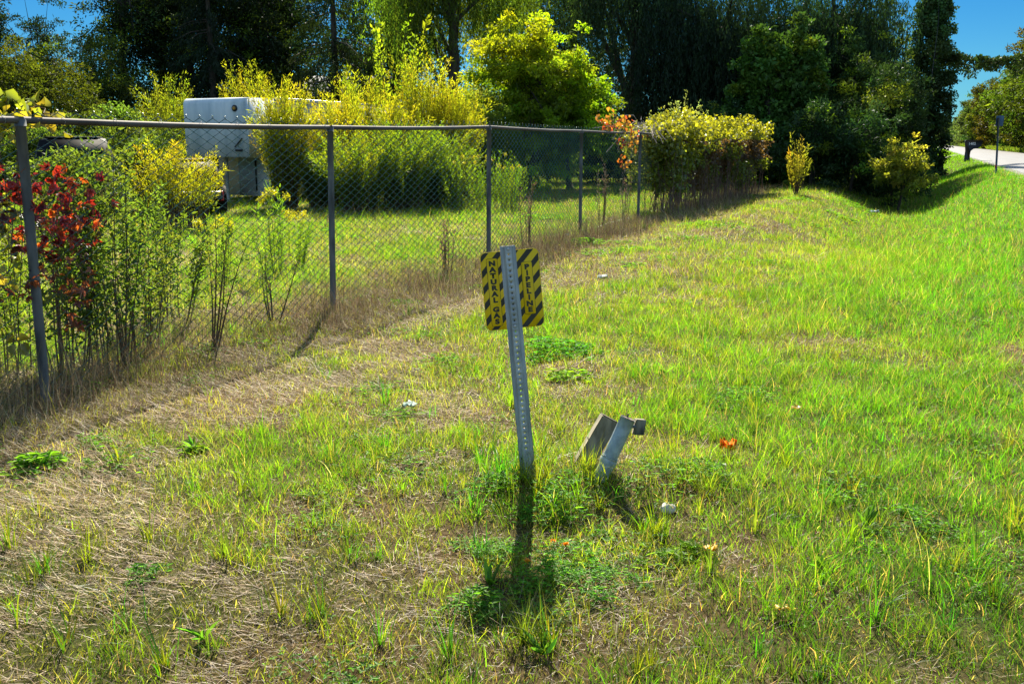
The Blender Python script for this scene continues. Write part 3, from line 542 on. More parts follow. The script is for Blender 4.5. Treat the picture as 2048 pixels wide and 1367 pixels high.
# vine clad tree and dark shrubs on the right
broadleaf(220, 'vine_covered_tree', 'big leaved vine smothered tree rising behind the right end of the vine covered fence', 'tree', G(1520, 37.5), 6.1, (2.3, 1.5, 3.3), 2.7, (.06, .13, .022), 360, 62, .15, .33, mat=M_dark, cut=-1, shell=.42, cone=.75, fleck=.1, aspect=.85, trunk=.12, ytop=(.10, .18, .03))
broadleaf(221, 'vine_covered_tree', 'second vine smothered tree with a pointed top, right of the first', 'tree', G(1585, 37.5), 6.4, (1.7, 1.2, 3.5), 2.8, (.06, .13, .028), 260, 62, .15, .31, mat=M_dark, cut=-1, shell=.45, cone=.8, fleck=.15, aspect=.85, trunk=.1, ytop=(.11, .19, .04))
for k, (px, Y, H, rx, lab, c) in enumerate([(1440, 36.5, 2.9, 1.5, 'dark low shrub behind the vine covered fence', (.03, .055, .02)), (1620, 33.5, 2.6, 1.6, 'dark shrub right behind the little willow sapling', (.03, .06, .02)), (1700, 33.5, 2.8, 1.6, 'dark shrub filling the shade right of the little sapling', (.032, .065, .02)),
                                         (1760, 36, 5.0, 1.7, 'tall dark shrub left of the ivy covered pole', (.035, .06, .018)), (1785, 32.5, 1.8, 1.0, 'dark bramble at the foot of the sunlit shrub', (.035, .065, .02)), (1690, 40, 6.2, 1.6, 'dark thin crowned tree seen between the vine trees and the pole', (.045, .08, .02)),
                                         (1735, 45, 7.6, 2.0, 'open crowned tree with sky showing through, beside the pole', (.07, .11, .02)), (1830, 40, 2.0, .9, 'low dark shrub right at the ditch under the pole', (.04, .07, .02))]):
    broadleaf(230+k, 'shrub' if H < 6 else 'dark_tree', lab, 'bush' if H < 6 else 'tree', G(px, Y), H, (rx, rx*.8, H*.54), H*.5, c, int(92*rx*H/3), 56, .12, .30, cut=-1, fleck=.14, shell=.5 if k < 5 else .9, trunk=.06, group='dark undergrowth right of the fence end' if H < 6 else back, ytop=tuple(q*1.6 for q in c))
broadleaf(240, 'sunlit_shrub', 'yellow green sunlit shrub in front of the dark undergrowth by the ditch', 'bush', G(1800, 31.0), 2.2, (.95, .8, .95), 1.35, (.17, .20, .03), 110, 50, .10, .2, mat=M_leaf, cut=-.9, shell=.5, trunk=.04, ytop=(.34, .30, .05))
# little sapling on the mound
shoots(241, 'willow_sapling', 'small golden green willow sapling alone on the grassy mound', 'tree', G(1592, 27.5), 1.75, .33, (.24, .24, .03), 22, 60, .075, .24, s0=.3, base_r=.1, stem_r=.008, ytop=(.34, .28, .04), hj=.3)

# ivy clad utility pole, wires, vine on the wire
pb = G(1843, 48); pt = thing('utility_pole', 'wooden utility pole smothered in ivy beside the ditch', 'utility pole', pb)
mb = MB(); mb.tube(pb+np.array([[0, 0, -.3], [0.02, 0, 5], [.05, 0, 10.5]]), [.17, .15, .12], 12); mb.build('pole', noisy('pole_wood', (.05, .045, .05), (.12, .11, .12), 6, .9, stretch=(1, 1, .2)), pt, smooth=True)
mb = MB(); mb.box(pb+[.05, 0, 9.9], (2.2, .1, .12), bev=.01); mb.build('crossarm', M_wood, pt)
r = np.random.default_rng(5); mb = MB(); C_ = []
zz = np.sort(r.random(420))*9.0; wz = 1.05*(1-.35*sstep(5, 9, zz))*(.7+.55*vn(zz*.8, zz*0, 9)); an = r.random(420)*6.283; rr = wz*r.random(420)**.5
C_ = pb+np.stack([np.cos(an)*rr-.15, np.sin(an)*rr*.8, zz], 1); n_ = 420*85; k = r.integers(0, 420, n_)
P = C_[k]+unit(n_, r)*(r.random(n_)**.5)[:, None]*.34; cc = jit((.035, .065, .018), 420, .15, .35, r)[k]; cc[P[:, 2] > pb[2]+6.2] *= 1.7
ok_ = P[:, 2] > gz(P[:, 0], P[:, 1]); leaves(mb, P[ok_], (unit(n_, r)-[0, 0, .8])[ok_], unit(n_, r)[ok_]+[0, -.5, .5], .13*r.uniform(.6, 1.3, ok_.sum()), .11*r.uniform(.6, 1.3, ok_.sum()), np.clip(cc[ok_], .004, .5)); mb.build('ivy', M_dark, pt)
A = at(1862, 104, 48); B = at(2075, 112, 58)
u = np.linspace(0, 1, 20)[:, None]; wp = A+(B-A)*u-np.array([0, 0, .35])*(4*u*(1-u)); mb = MB(); mb.tube(wp, .012, 5)
wt = tag(mb.build('overhead_wire', M_black, loc=A), 'overhead wire crossing the road, carrying a hanging vine', 'wire')
n_ = 3600; s_ = r.random(n_)**.9; Q = A+(B-A)*s_[:, None]-np.array([0, 0, .35])*(4*s_*(1-s_))[:, None]; hang = np.clip(-.12+1.3*vn(s_*9, s_*0, 4)**2.2+.6*(1-s_)**3, 0, 1.3)
P = Q+np.stack([r.normal(0, .1, n_), r.normal(0, .12, n_), .10-r.random(n_)**1.4*(hang+.16)+.2*vn(s_*14, s_*0, 6)], 1); P = P[vn(s_*26, s_*0, 8) > .12] if False else P; mb = MB(); leaves(mb, P, unit(n_, r)-[0, 0, .7], unit(n_, r), .15*r.uniform(.6, 1.3, n_), .12, jit((.05, .075, .018), n_, .15, .3, r))
tag(mb.build('hanging_vine', M_dark, loc=A), 'vine growing along the overhead wire across the road', 'vine')
mb = MB(); p0 = at(1877, 45, 46); p1 = at(1880, -160, 46); mb.tube([p0-(p1-p0)*.6+[-.3, 0, 0], p0, p1], .012, 5); tag(mb.build('guy_wire', M_black, loc=p0), 'thin steel guy wire against the sky right of the ivy covered pole', 'wire')
# trees across the road
RT = 'trees lining the far side of the road'
row = [(108, 10.8, 15.5, 'nearest and tallest tree across the road, at the right edge'), (119, 10.6, 13.0, 'tree across the road just behind the sign post'), (132, 11.2, 14.0, 'roadside tree across the road, right of the mailbox'), (147, 10.6, 12.5, 'roadside tree across the road directly above the mailbox'),
       (164, 11, 12.5, 'roadside tree across the road, just left of the mailbox'), (186, 10.8, 12, 'far roadside tree, midway along the row'), (214, 11, 12, 'far roadside tree in the last third of the row'), (250, 10.8, 12, 'far roadside tree near the vanishing point'), (300, 11, 12.5, 'farthest roadside tree that stands out from the row')]
for k, (a, p, H, lab) in enumerate(row):
    x, y = xy(p+2.0, a); b_ = np.array([x, y, float(gz(x, y))]); wd = 4.9-.004*a
    broadleaf(260+k, 'roadside_tree', lab, 'tree', b_, H, (wd, wd*1.2, H*.5), H*.5, [(.06, .08, .010), (.05, .08, .010), (.07, .065, .010)][k % 3] if k < 7 else (.07, .095, .03), 420, 60, .26+.0008*a, .85, mat=M_leaf, group=RT, trunk=.22, cut=-1, shell=.4, droop=.3)
mb = MB(); n_ = 30000; a = 320+r.random(n_)*900; p = 11.5+r.random(n_)*16; x, y = xy(p, a); z = gz(x, y)+r.random(n_)*12*(.8+.3*vn(a/14, p/9, 8))
leaves(mb, np.stack([x, y, z], 1), unit(n_, r), unit(n_, r), 1.0, .8, jit((.06, .085, .035), n_, .08, .25, r)); kind(tag(mb.build('far_roadside_trees', M_leaf), 'far off trees along the road that read as one mass', 'trees'), 'stuff')
mb = MB(); n_ = 30000; a = 62+r.random(n_)*900; p = -3.5-r.random(n_)*16; x, y = xy(p, a); z = gz(x, y)+r.random(n_)*9*(.5+.6*vn(a/9, p/6, 8))*sstep(55, 80, a)
sz = .35+.0012*a; leaves(mb, np.stack([x, y, z], 1), unit(n_, r), unit(n_, r), sz, sz*.8, jit((.05, .08, .03), n_, .08, .25, r)); kind(tag(mb.build('far_hedgerow', M_leaf), 'distant trees left of the road that read as one mass', 'trees'), 'stuff')
mb = MB(); n_ = 26000; a = 30+r.random(n_)**1.4*260; p = 9.9+r.random(n_)*3.2; x, y = xy(p, a); sz = .10+.0016*a; z = gz(x, y)+r.random(n_)**2*(.25+1.2*sstep(9.8, 13, p)*vn(a/4, p/2, 8))
leaves(mb, np.stack([x, y, z], 1), unit(n_, r)+[0, 0, 1.2], unit(n_, r), sz*1.6, sz*.35, jit((.13, .17, .03), n_, .15, .25, r)); kind(tag(mb.build('roadside_weeds', M_leaf), 'tall grass and weeds on the far road verge', 'weeds'), 'stuff')
# understory of the back wood
mb = MB(); n_ = 70000; y = 49+r.random(n_)*22; x = (r.random(n_)*2-1)*(y*.62+3); p, a = pa(x, y); hh = (1.2+3.2*vn(x/3, y/3, 6)+2.2*vn(x/1.1, y/1.1, 7))*sstep(-1.5, -5, p)
z = gz(x, y)+r.random(n_)*hh; keep = (hh > .3); P = np.stack([x, y, z], 1)[keep]; n_ = len(P); cl = (.5+vn(P[:, 0]/1.0, P[:, 2]/.8, 2))[:, None]
leaves(mb, P, unit(n_, r), unit(n_, r)+[0, 0, .5], .22*r.uniform(.6, 1.4, n_), .15, jit((.03, .048, .014), n_, .15, .3, r)*cl); kind(tag(mb.build('woodland_undergrowth', M_dark), 'dark tangled undergrowth below the trees at the back of the field', 'undergrowth'), 'stuff')
# distant canopy behind the wood so that only small gaps of sky show
mb = MB(); n_ = 50000; y = 66+r.random(n_)*14; x = -26+r.random(n_)*52; x = x-3; z = 2+r.random(n_)*13; keep = vn(x/1.5, z/1.5, 15) > .36; x, y, z = x[keep], y[keep], z[keep]
keep = x > -27+.0*y; P = np.stack([x, y, z], 1)[(x/y > -.375) & (x/y < .372)]; n_ = len(P)
leaves(mb, P, unit(n_, r), unit(n_, r)+[0, 0, .5], .32*r.uniform(.6, 1.4, n_), .2, jit((.03, .05, .014), n_, .15, .3, r)); kind(tag(mb.build('far_woodland', M_dark), 'deeper woodland seen as dark mass behind the named trees', 'woodland'), 'stuff')

# ------------------------------------------------------------------ box trailer
ux = np.array([cT, -sT, 0]); uy = np.array([sT, cT, 0]); uz = np.array([0, 0, 1.]); ROT = np.stack([ux, uy, uz], 1)
tc0 = np.array([-7.06, 26.0, float(gz(-7.06, 26.0))])            # near right bottom corner; body runs along uy, width towards -ux
M_trail = noisy('trailer_paint', (.46, .55, .60), (.78, .83, .85), 2.2, .45, 0, stretch=(1.5, 1.5, .25), c3=(.64, .66, .65))
M_tside = noisy('trailer_side_paint', (.40, .38, .35), (.52, .50, .46), 1.2, .5, stretch=(.6, .6, .3), c3=(.40, .38, .33))
M_alu = flat('aluminium_trim', (.5, .5, .5), .35, .5)
tr = thing('box_trailer', 'white gooseneck box trailer half hidden by bushes behind the fence', 'trailer', tc0)
def T(a, b_, c): return tc0+ux*a+uy*b_+uz*c
W_, Lh, Ht = 2.12, 10.0, 2.78
def prism(prof, a0, a1, mat, name, parent, axis='x'):
    m_ = MB(); n_ = len(prof); v = [T(a0, q[0], q[1]) for q in prof]+[T(a1, q[0], q[1]) for q in prof]
    f = [[i, (i+1) % n_, n_+(i+1) % n_, n_+i] for i in range(n_)]; m_.add(v, f)
    m_.f.append(np.array([list(range(n_))])[:, ::-1]); m_.f.append(np.array([list(range(n_, 2*n_))])); return m_.build(name, mat, parent)
# upper nose overhang: rounded leading edge and sloping underside
nose = [(0, 1.25), (-.0, Ht-.12), (.05, Ht-.02), (.14, Ht+.02), (1.3, Ht+.03), (1.3, 1.25), (1.1, 1.22), (.12, 1.22)]
prism(nose, -W_, 0, M_trail, 'nose', tr)
prism([(1.303, .14), (1.303, Ht), (Lh, Ht), (Lh, .14)], -W_+.003, -.003, M_tside, 'body', tr)
m_ = MB(); m_.box(T(-.7, 1.27, .67), (1.36, .06, 1.08), ROT, bev=.01); m_.build('front_door', noisy('door_paint', (.55, .64, .72), (.66, .74, .80), 3, .4), tr)
m_ = MB(); m_.box(T(-.75, 1.22, .78), (.03, .05, 1.0), ROT); m_.build('door_bar', M_black, tr)
m_ = MB(); m_.box(T(.01, 5.6, Ht+.03), (.06, 8.7, .08), ROT, bev=.01); m_.box(T(.012, 5.6, .45), (.05, 8.7, .12), ROT, bev=.01)
for q in np.arange(1.35, 9.9, .6): m_.box(T(.004, q, 1.6), (.012, .03, 2.2), ROT)
m_.build('side_trim', M_alu, tr)
m_ = MB(); m_.box(T(.002, .02, 2.0), (.035, .05, 1.5), ROT)
for q in np.arange(1.35, 2.75, .07): m_.box(T(-.06, -.012, q), (.012, .012, .012), ROT)
m_.build('corner_trim', M_trail, tr)
m_ = MB(); c = T(-.38, -.02, 2.52); th = np.linspace(0, 6.283, 17)[:-1]
m_.loft([[c+ux*math.cos(q)*r_+uz*math.sin(q)*r_+uy*d for q in th] for r_, d in ((.085, 0.02), (.085, -.015), (.06, -.02))]); m_.build('marker_rim', M_black, tr)
m_ = MB(); m_.loft([[c+ux*math.cos(q)*r_+uz*math.sin(q)*r_+uy*d for q in th] for r_, d in ((.05, -.018), (.045, -.035), (.02, -.042))]); m_.build('marker_light', flat('amber_lens', (.5, .25, .03), .25), tr)
m_ = MB(); m_.tube([T(-.18, -.03, 1.73), T(-.42, -.05, 1.5)], .018, 6); m_.box(T(-.3, -.03, 1.42), (.22, .04, .05), ROT); m_.build('latch', M_black, tr)
for q in (6.2, 7.2):
    for a_ in (-.12, -W_+.12):
        c = T(a_, q, .36); m_ = MB(); m_.loft([[c+uy*math.cos(t_)*r_+uz*math.sin(t_)*r_+ux*d for t_ in np.linspace(0, 6.283, 25)[:-1]] for r_, d in ((.2, -.1), (.34, -.1), (.36, -.06), (.36, .06), (.34, .1), (.2, .1))]); wl = m_.build('wheel', flat('tyre_rubber', (.02, .02, .02), .8), tr)
        m_ = MB(); m_.loft([[c+uy*math.cos(t_)*r_+uz*math.sin(t_)*r_+ux*d for t_ in np.linspace(0, 6.283, 17)[:-1]] for r_, d in ((.19, -.09), (.19, .09), (.08, .07))]); m_.build('rim', M_alu, wl)
m_ = MB(); m_.tube([T(-W_/2, .35, 1.25), T(-W_/2, .35, .25), T(-W_/2, .35, -.05)], .05, 8); m_.box(T(-W_/2, .35, .03), (.3, .3, .03), ROT); m_.build('landing_leg', M_galv, tr)

# ------------------------------------------------------------------ dark vehicles half hidden by the shrubs
M_car = flat('black_paint', (.008, .009, .011), .75, spec=.12); M_glass = flat('dark_glass', (.006, .007, .009), .6, spec=.12); M_tyre = flat('tyre', (.015, .015, .015), .85); M_red = flat('red_lens', (.45, .03, .02), .25); M_chrome = flat('chrome', (.5, .5, .52), .2, .9)
def car(name, label, cat, px, Y, Wd, Ln, Hh, hood, seed, yaw):
    b_ = G(px, Y); c_, s_ = math.cos(yaw), math.sin(yaw); ex = np.array([c_, s_, 0]); ey = np.array([-s_, c_, 0]); RT_ = np.stack([ex, ey, uz], 1)
    t = thing(name, label, cat, b_, 'dark vehicles parked behind the fence')
    def Q(a, l, z): return b_+ex*a+ey*l+uz*z
    def ring(l, hw, z0, z1, k=.12):
        z = [(-hw*.92, z0), (-hw, z0+.12), (-hw, z1-k*1.4), (-hw+k*.7, z1), (hw-k*.7, z1), (hw, z1-k*1.4), (hw, z0+.12), (hw*.92, z0)]; return [Q(a, l, q) for a, q in z]
    belt = Hh*.58; m_ = MB()
    m_.loft([ring(0, Wd*.42, .45, belt-.12), ring(.08, Wd*.48, .32, belt-.03), ring(.5, Wd*.5, .26, belt), ring(Ln-hood, Wd*.5, .26, belt), ring(Ln-.4, Wd*.49, .28, belt-.06), ring(Ln-.05, Wd*.45, .34, belt-.16), ring(Ln, Wd*.4, .45, belt-.25)]); m_.build('body', M_car, t)
    m_ = MB(); g0, g1 = .12, Ln-hood+.1
    cab = lambda l, hw, z1: [Q(-hw-.0, l, belt-.02), Q(-hw+.02, l, (belt+z1)/2), Q(-hw+.14, l, z1), Q(hw-.14, l, z1), Q(hw-.02, l, (belt+z1)/2), Q(hw, l, belt-.02)]
    m_.loft([cab(g0, Wd*.455, belt+.03), cab(g0+.35, Wd*.45, Hh-.03), cab((g0+g1)/2, Wd*.45, Hh), cab(g1-.55, Wd*.44, Hh-.05), cab(g1, Wd*.45, belt+.03)]); m_.build('cabin', M_glass, t)
    m_ = MB(); m_.box(Q(0, (g0+g1)/2-.05, Hh+.012), (Wd*.62, g1-g0-1.0, .05), RT_, bev=.02); m_.build('roof', M_car, t)
    m_ = MB(); m_.box(Q(0, -.06, .48), (Wd*.86, .16, .2), RT_, bev=.04); m_.build('rear_bumper', M_black, t)
    for sg in (-1, 1):
        m_ = MB(); m_.box(Q(sg*Wd*.405, .015, belt-.24), (.15, .09, .22), RT_, bev=.02); m_.build('tail_light', M_red, t)
        for l in (.85, Ln-.9):
            cc = Q(sg*(Wd*.5-.1), l, .33); m_ = MB(); m_.loft([[cc+ey*math.cos(q)*r_+uz*math.sin(q)*r_+ex*sg*d for q in np.linspace(0, 6.283, 25)[:-1]] for r_, d in ((.18, -.1), (.31, -.1), (.335, -.06), (.335, .07), (.31, .11), (.2, .11))]); wl = m_.build('wheel', M_tyre, t)
            m_ = MB(); m_.loft([[cc+ey*math.cos(q)*r_+uz*math.sin(q)*r_+ex*sg*d for q in np.linspace(0, 6.283, 13)[:-1]] for r_, d in ((.2, .06), (.19, .105), (.06, .12))]); m_.build('rim', M_chrome, wl)
    m_ = MB(); m_.box(Q(0, -.03, belt-.32), (.34, .05, .14), RT_); m_.build('number_plate', flat('plate', (.5, .52, .55), .5), t)
    return t
car('parked_car', 'low black car seen from behind, in front of the white trailer', 'car', 375, 20.8, 1.7, 3.6, 1.22, 1.0, 1, .35)
car('parked_van', 'taller dark vehicle at the left, behind the green shrub on the fence', 'van', 150, 20.5, 1.7, 4.2, 1.70, 1.0, 2, .35)

# ------------------------------------------------------------------ chain link fence
posts = [(-6.6, 10, 22, 245), (0, 0, 0, 0)]
PX = [((40, 240), (92, 803)), ((660, 255), (666, 618)), ((978, 254), (977, 533)), ((1163, 262), (1160, 468)), ((1281, 266), (1276, 436))]
bases = [gp(*q[1]) for q in PX]; tops = []
for (tp, bt), b_ in zip(PX, bases):
    q = at(tp[0], tp[1], b_[1]); tops.append(q)
d01 = (bases[1]-bases[0]); b0 = bases[0]-d01*1.0; b0[2] = gz(b0[0], b0[1]); tops.insert(0, tops[0]-(tops[1]-tops[0])*1.0); bases.insert(0, b0)
dl = bases[-1]-bases[-3]; dl = dl/np.linalg.norm(dl)
for k in range(3):
    b_ = bases[-1]+dl*3.5; b_[2] = gz(b_[0], b_[1]); bases.append(b_); tops.append(b_+[0, 0, 1.8])
bases = np.array(bases); tops = np.array(tops)
fl = thing('chain_link_fence', 'green coated chain link fence with grey steel posts running diagonally into the distance', 'fence', bases[1])
for b_, t_ in zip(bases, tops):
    mb = MB(); uu = np.linspace(0, 1, 5)[:, None]; mb.tube(b_-[0, 0, .15]+(t_-b_+[0, 0, .13])*uu, .0295, 16); p_ = mb.build('post', M_fpost, fl, smooth=True)
    mb = MB(); mb.tube([t_-[0, 0, .035], t_+[0, 0, .0], t_+[0, 0, .02]], [.034, .034, .02], 14); mb.build('post_cap', M_fpost, p_, smooth=True)
mb = MB(); rp = []
for k in range(len(tops)-1):
    for q in np.linspace(0, 1, 9)[:-1]: rp.append(tops[k]*(1-q)+tops[k+1]*q+np.array([0, 0, -.012*math.sin(q*math.pi)]))
rp.append(tops[-1]); rp = np.array(rp); mb.tube(rp, .021, 14); mb.build('top_rail', M_rail, fl, smooth=True)
# woven wire: each wire is a vertical zigzag that hooks into its neighbours
seg = np.linalg.norm(np.diff(bases[:, :2], axis=0), axis=1); S = np.concatenate([[0], np.cumsum(seg)])
wdt = .078; ns = int(S[-1]/wdt); mb = MB(); r = np.random.default_rng(9); nrmf = np.array([-cT, sT, 0])*-1
K = 50
for k in range(ns):
    s0 = (k+.5)*wdt; j = np.arange(K); sgn = np.where((j+k) % 2 == 0, 1, -1)
    ss = np.clip(s0+sgn*wdt*.5*1.02, 0, S[-1])
    bx = np.stack([np.interp(ss, S, bases[:, q]) for q in range(3)], 1); tx = np.stack([np.interp(ss, S, tops[:, q]) for q in range(3)], 1)
    f = (j/(K-1))[:, None]; hgt = tx-bx; P = bx+[0, 0, .03]+(hgt+[0, 0, .02])*f
    bulge = .025*vn(ss/1.7, j*.06, 5)-.01
    P = P+(nrmf*(-.034)+0)[None]+nrmf[None]*(sgn*.0025)[:, None]-nrmf[None]*bulge[:, None]
    far = s0 > S[4]; mb.tube(P, .0036 if s0 < S[3] else .0035, 3 if far else 4, caps=False)
    # knuckle: the two ends bent over at the top
    e_ = P[-1]; mb.tube([P[-1], e_+[0, 0, .012]+nrmf*.006, e_+[0, 0, .02]+nrmf*.0, e_+[0, 0, .008]-nrmf*.008], .0022, 4, caps=False)
mb.build('chain_link_mesh', M_wire, fl)
for q in np.arange(1.2, S[-3], .45):
    mb = MB()
    c = np.array([np.interp(q, S, tops[:, k]) for k in range(3)]); th = np.linspace(0, 6.283, 11)
    mb.tube([c+np.array([0, 0, 1])*math.cos(t_)*.024+nrmf*math.sin(t_)*.024+fl_d*t_*.004 for t_ in th for fl_d in [np.array([sT, cT, 0])]], .0018, 4)
    mb.build('tie_wire', M_galv, fl)

# ------------------------------------------------------------------ vines and shrubs on the fence
def creeper(name, label, cat, cents, rad, n_, size, cols, mat=M_vine, seed=1, stems=True, aspect=.6, drop=.5, group=None, leaflets=1):
    r = np.random.default_rng(seed); cents = np.asarray(cents, float); t = thing(name, label, cat, [cents[:, 0].mean(), cents[:, 1].mean(), float(gz(cents[:, 0].mean(), cents[:, 1].mean()))], group)
    rad = np.broadcast_to(rad, (len(cents),)); k = r.choice(len(cents), n_, p=rad**2/np.sum(rad**2)); P = cents[k]+unit(n_, r)*(r.random(n_)**.5*rad[k])[:, None]
    cols = np.asarray(cols); kc = r.integers(0, len(cols), len(cents)); cc = cols[np.where(r.random(n_) < .65, kc[k], r.integers(0, len(cols), n_))]*np.exp(r.normal(0, .22, (n_, 1)))
    ax = unit(n_, r)-[0, 0, drop]; nr = unit(n_, r)*.8+[0, -.5, .5]; mb = MB()
    if leaflets > 1:
        base_ax = ax/np.linalg.norm(ax, axis=1)[:, None]; nr = nr/np.linalg.norm(nr, axis=1)[:, None]; sd = np.cross(base_ax, nr)
        for q in np.linspace(-1.15, 1.15, leaflets): leaves(mb, P, base_ax*math.cos(q)+sd*math.sin(q), nr+r.normal(0, .15, (n_, 3)), size*(1-.25*abs(q))*r.uniform(.7, 1.2, n_), size*aspect*.7, np.clip(cc, .005, .8), True)
    else: leaves(mb, P, ax, nr, size*r.uniform(.6, 1.3, n_), size*aspect*r.uniform(.8, 1.2, n_), np.clip(cc, .005, .8), True)
    mb.build('foliage', mat, t)
    if stems:
        mb = MB()
        for q in range(min(60, len(cents))):
            a = cents[r.integers(len(cents))]; b_ = cents[np.argsort(np.linalg.norm(cents-a, axis=1))[min(len(cents)-1, r.integers(1, 6))]]; u_ = np.linspace(0, 1, 5)[:, None]; mb.tube(a*(1-u_)+b_*u_+r.normal(0, .02, (5, 3)), .003, 4)
        mb.build('stem', M_twig, t)
    return t
def onf(px, py, off=0.0):
    """point on the fence plane seen at a pixel"""
    A = bases[1][:2]; D = (bases[-1]-bases[1])[:2]; N_ = np.array([-D[1], D[0]])/np.linalg.norm(D); xc = (px-1024)/F; yc = (683.5-py)/F; d = np.array([xc, cP+yc*sP, -sP+yc*cP]); t_ = (np.dot(A, N_)+off)/np.dot(d[:2], N_); return np.array([0, 0, CAMZ])+d*t_
r = np.random.default_rng(77)
RED = [(.28, .02, .02), (.34, .04, .02), (.18, .012, .02), (.50, .12, .03), (.12, .015, .02), (.10, .10, .02)]
ce = [onf(px, py, r.uniform(0, .25)) for px, py in [(15, 400), (60, 345), (30, 370), (55, 420), (75, 460), (20, 470), (120, 380), (150, 400), (140, 360), (165, 430), (110, 430), (180, 460), (90, 400), (5, 440), (150, 460), (190, 440), (60, 490), (160, 365), (135, 440), (125, 470), (100, 500), (185, 380), (5, 500), (40, 395)]]
creeper('red_creeper', 'scarlet creeper leaves on the fence around the leftmost post', 'vine', ce, .17, 170, .07, RED, seed=2, leaflets=5, aspect=.55)
ce = [onf(px, py, r.uniform(-.05, .12)) for px, py in [(65, 540), (75, 520), (60, 570), (130, 560), (150, 520), (120, 590), (180, 560), (160, 600), (10, 590), (140, 640), (170, 500), (90, 600), (145, 580)]]
creeper('rusty_creeper', 'rust brown drooping creeper leaves low on the leftmost fence post', 'vine', ce, .08, 90, .06, [(.20, .06, .03), (.28, .09, .03), (.12, .05, .03), (.10, .13, .03), (.35, .12, .04)], seed=3, leaflets=3)
ce = [onf(px, py, r.uniform(.0, .3)) for px, py in [(10, 210), (30, 225), (60, 215), (75, 215), (90, 240), (120, 238), (5, 250), (40, 240), (15, 560), (20, 520), (10, 660), (30, 690), (15, 200)]]
creeper('grape_vine', 'yellow green grape vine leaves draped over the top rail at the left edge', 'vine', ce, .085, 105, .075, [(.30, .30, .03), (.22, .28, .03), (.36, .30, .04)], seed=4, aspect=.95)
# green thicket behind the left panel
rg = np.random.default_rng(31)
for k, (px, off, H, sp, nst, lab, c, yt) in enumerate([(200, .35, 1.72, .42, 13, 'leafy green buckthorn pressed against the fence right of the leftmost post', (.065, .10, .02), (.12, .15, .028)), (265, .5, 1.5, .36, 11, 'thinner green buckthorn beside the leafy one, right of it', (.07, .105, .02), (.13, .155, .028)),
                                                   (120, .55, 1.35, .32, 9, 'green shrub behind the red creeper', (.07, .11, .02), (.12, .15, .03)), (330, 1.2, 1.2, .5, 12, 'low weedy green shrub behind the fence left of the dark car', (.09, .14, .022), (.15, .19, .03)), (20, .8, 1.3, .4, 9, 'green shrub at the left edge behind the fence', (.12, .18, .02), (.2, .24, .03))]):
    q = onf(px, 690-20*k, off); b_ = np.array([q[0], q[1], float(gz(q[0], q[1]))])
    shoots(400+k, 'buckthorn_shrub', lab, 'bush', b_, H, sp, c, nst, 170, .036, .62, group='green shrubs growing through the fence', ytop=yt, s0=.22, stem_r=.0042, base_r=.5, detail=True, curve=.1, hj=.2, flop=.15, up=.3, offr=.11)
for k, (px, py, off, H, lean, sp, lab, nst, n_) in enumerate([(430, 722, .03, 1.15, (.12, .1), .28, 'bare stemmed sapling with sparse leaves forking behind the fence in the first panel', 5, 34), (120, 745, .2, 1.1, (0, 0), .12, 'thin dark stems between the leftmost post and the buckthorn', 4, 10), (250, 735, .12, 1.0, (0, .1), .16, 'thin upright stems at the foot of the buckthorn', 5, 14), (545, 590, .2, .8, (.05, .1), .2, 'thin weed stems halfway between the first two fence posts', 5, 18), (300, 700, .5, .7, (.05, .1), .25, 'straggly weed behind the fence beside the buckthorn', 6, 24)]):
    q = onf(px, py, off); b_ = np.array([q[0], q[1], float(gz(q[0], q[1]))])
    shoots(420+k, 'young_sapling', lab, 'plant', b_, H, sp, (.15, .2, .035), nst, n_, .035, .5, group='spindly saplings along the fence', s0=.3, stem_r=.0055, base_r=.12, lean=lean, detail=True, up=.4, hj=.12)
for k, (px, py, H, lab) in enumerate([(890, 560, .75, 'thin brown weed stalks left of the third fence post'), (1055, 520, 1.15, 'tall reddish seed stalk right of the third fence post'), (1205, 450, 1.3, 'dry stalk just right of the fourth fence post'), (1250, 445, 1.2, 'cluster of dry stalks left of the fifth fence post')]):
    q = onf(px, py, .1); b_ = np.array([q[0], q[1], float(gz(q[0], q[1]))])
    shoots(440+k, 'dry_stalk', lab, 'plant', b_, H, .14, (.3, .2, .14), 6, 40, .04, .4, mat=M_straw, group='dry weed stalks along the fence', s0=.35, stem_r=.005, base_r=.5)
# orange vine on the rail, bare twigs
ce = [onf(px, py, r.uniform(-.1, .2)) for px, py in [(1205, 238), (1218, 230), (1232, 236), (1240, 246), (1225, 250), (1250, 255), (1262, 262), (1272, 268), (1255, 245), (1238, 262), (1280, 275), (1245, 285), (1212, 247), (1245, 325), (1268, 290)]]
creeper('orange_creeper', 'orange and red creeper spilling over the top rail near the fifth fence post', 'vine', ce, .16, 210, .085, [(.42, .14, .03), (.32, .06, .03), (.30, .24, .03), (.42, .2, .04), (.2, .18, .03)], seed=6, aspect=.8)
mb = MB(); b_ = onf(1290, 262)
for q in range(46):
    a = b_+r.normal(0, 1, 3)*[.2, .5, .08]; v = r.normal(0, .16, 3)*[1, 1, .6]; mb.tube([a, a+v+[0, 0, .08], a+2*v-[0, 0, .12]], .006, 4)
tag(mb.build('bare_vine_twigs', noisy('grey_twig', (.16, .14, .13), (.3, .27, .25), 20, .9), loc=b_), 'tangle of bare grey vine twigs hooked over the rail between orange creeper and vine hedge', 'vine')
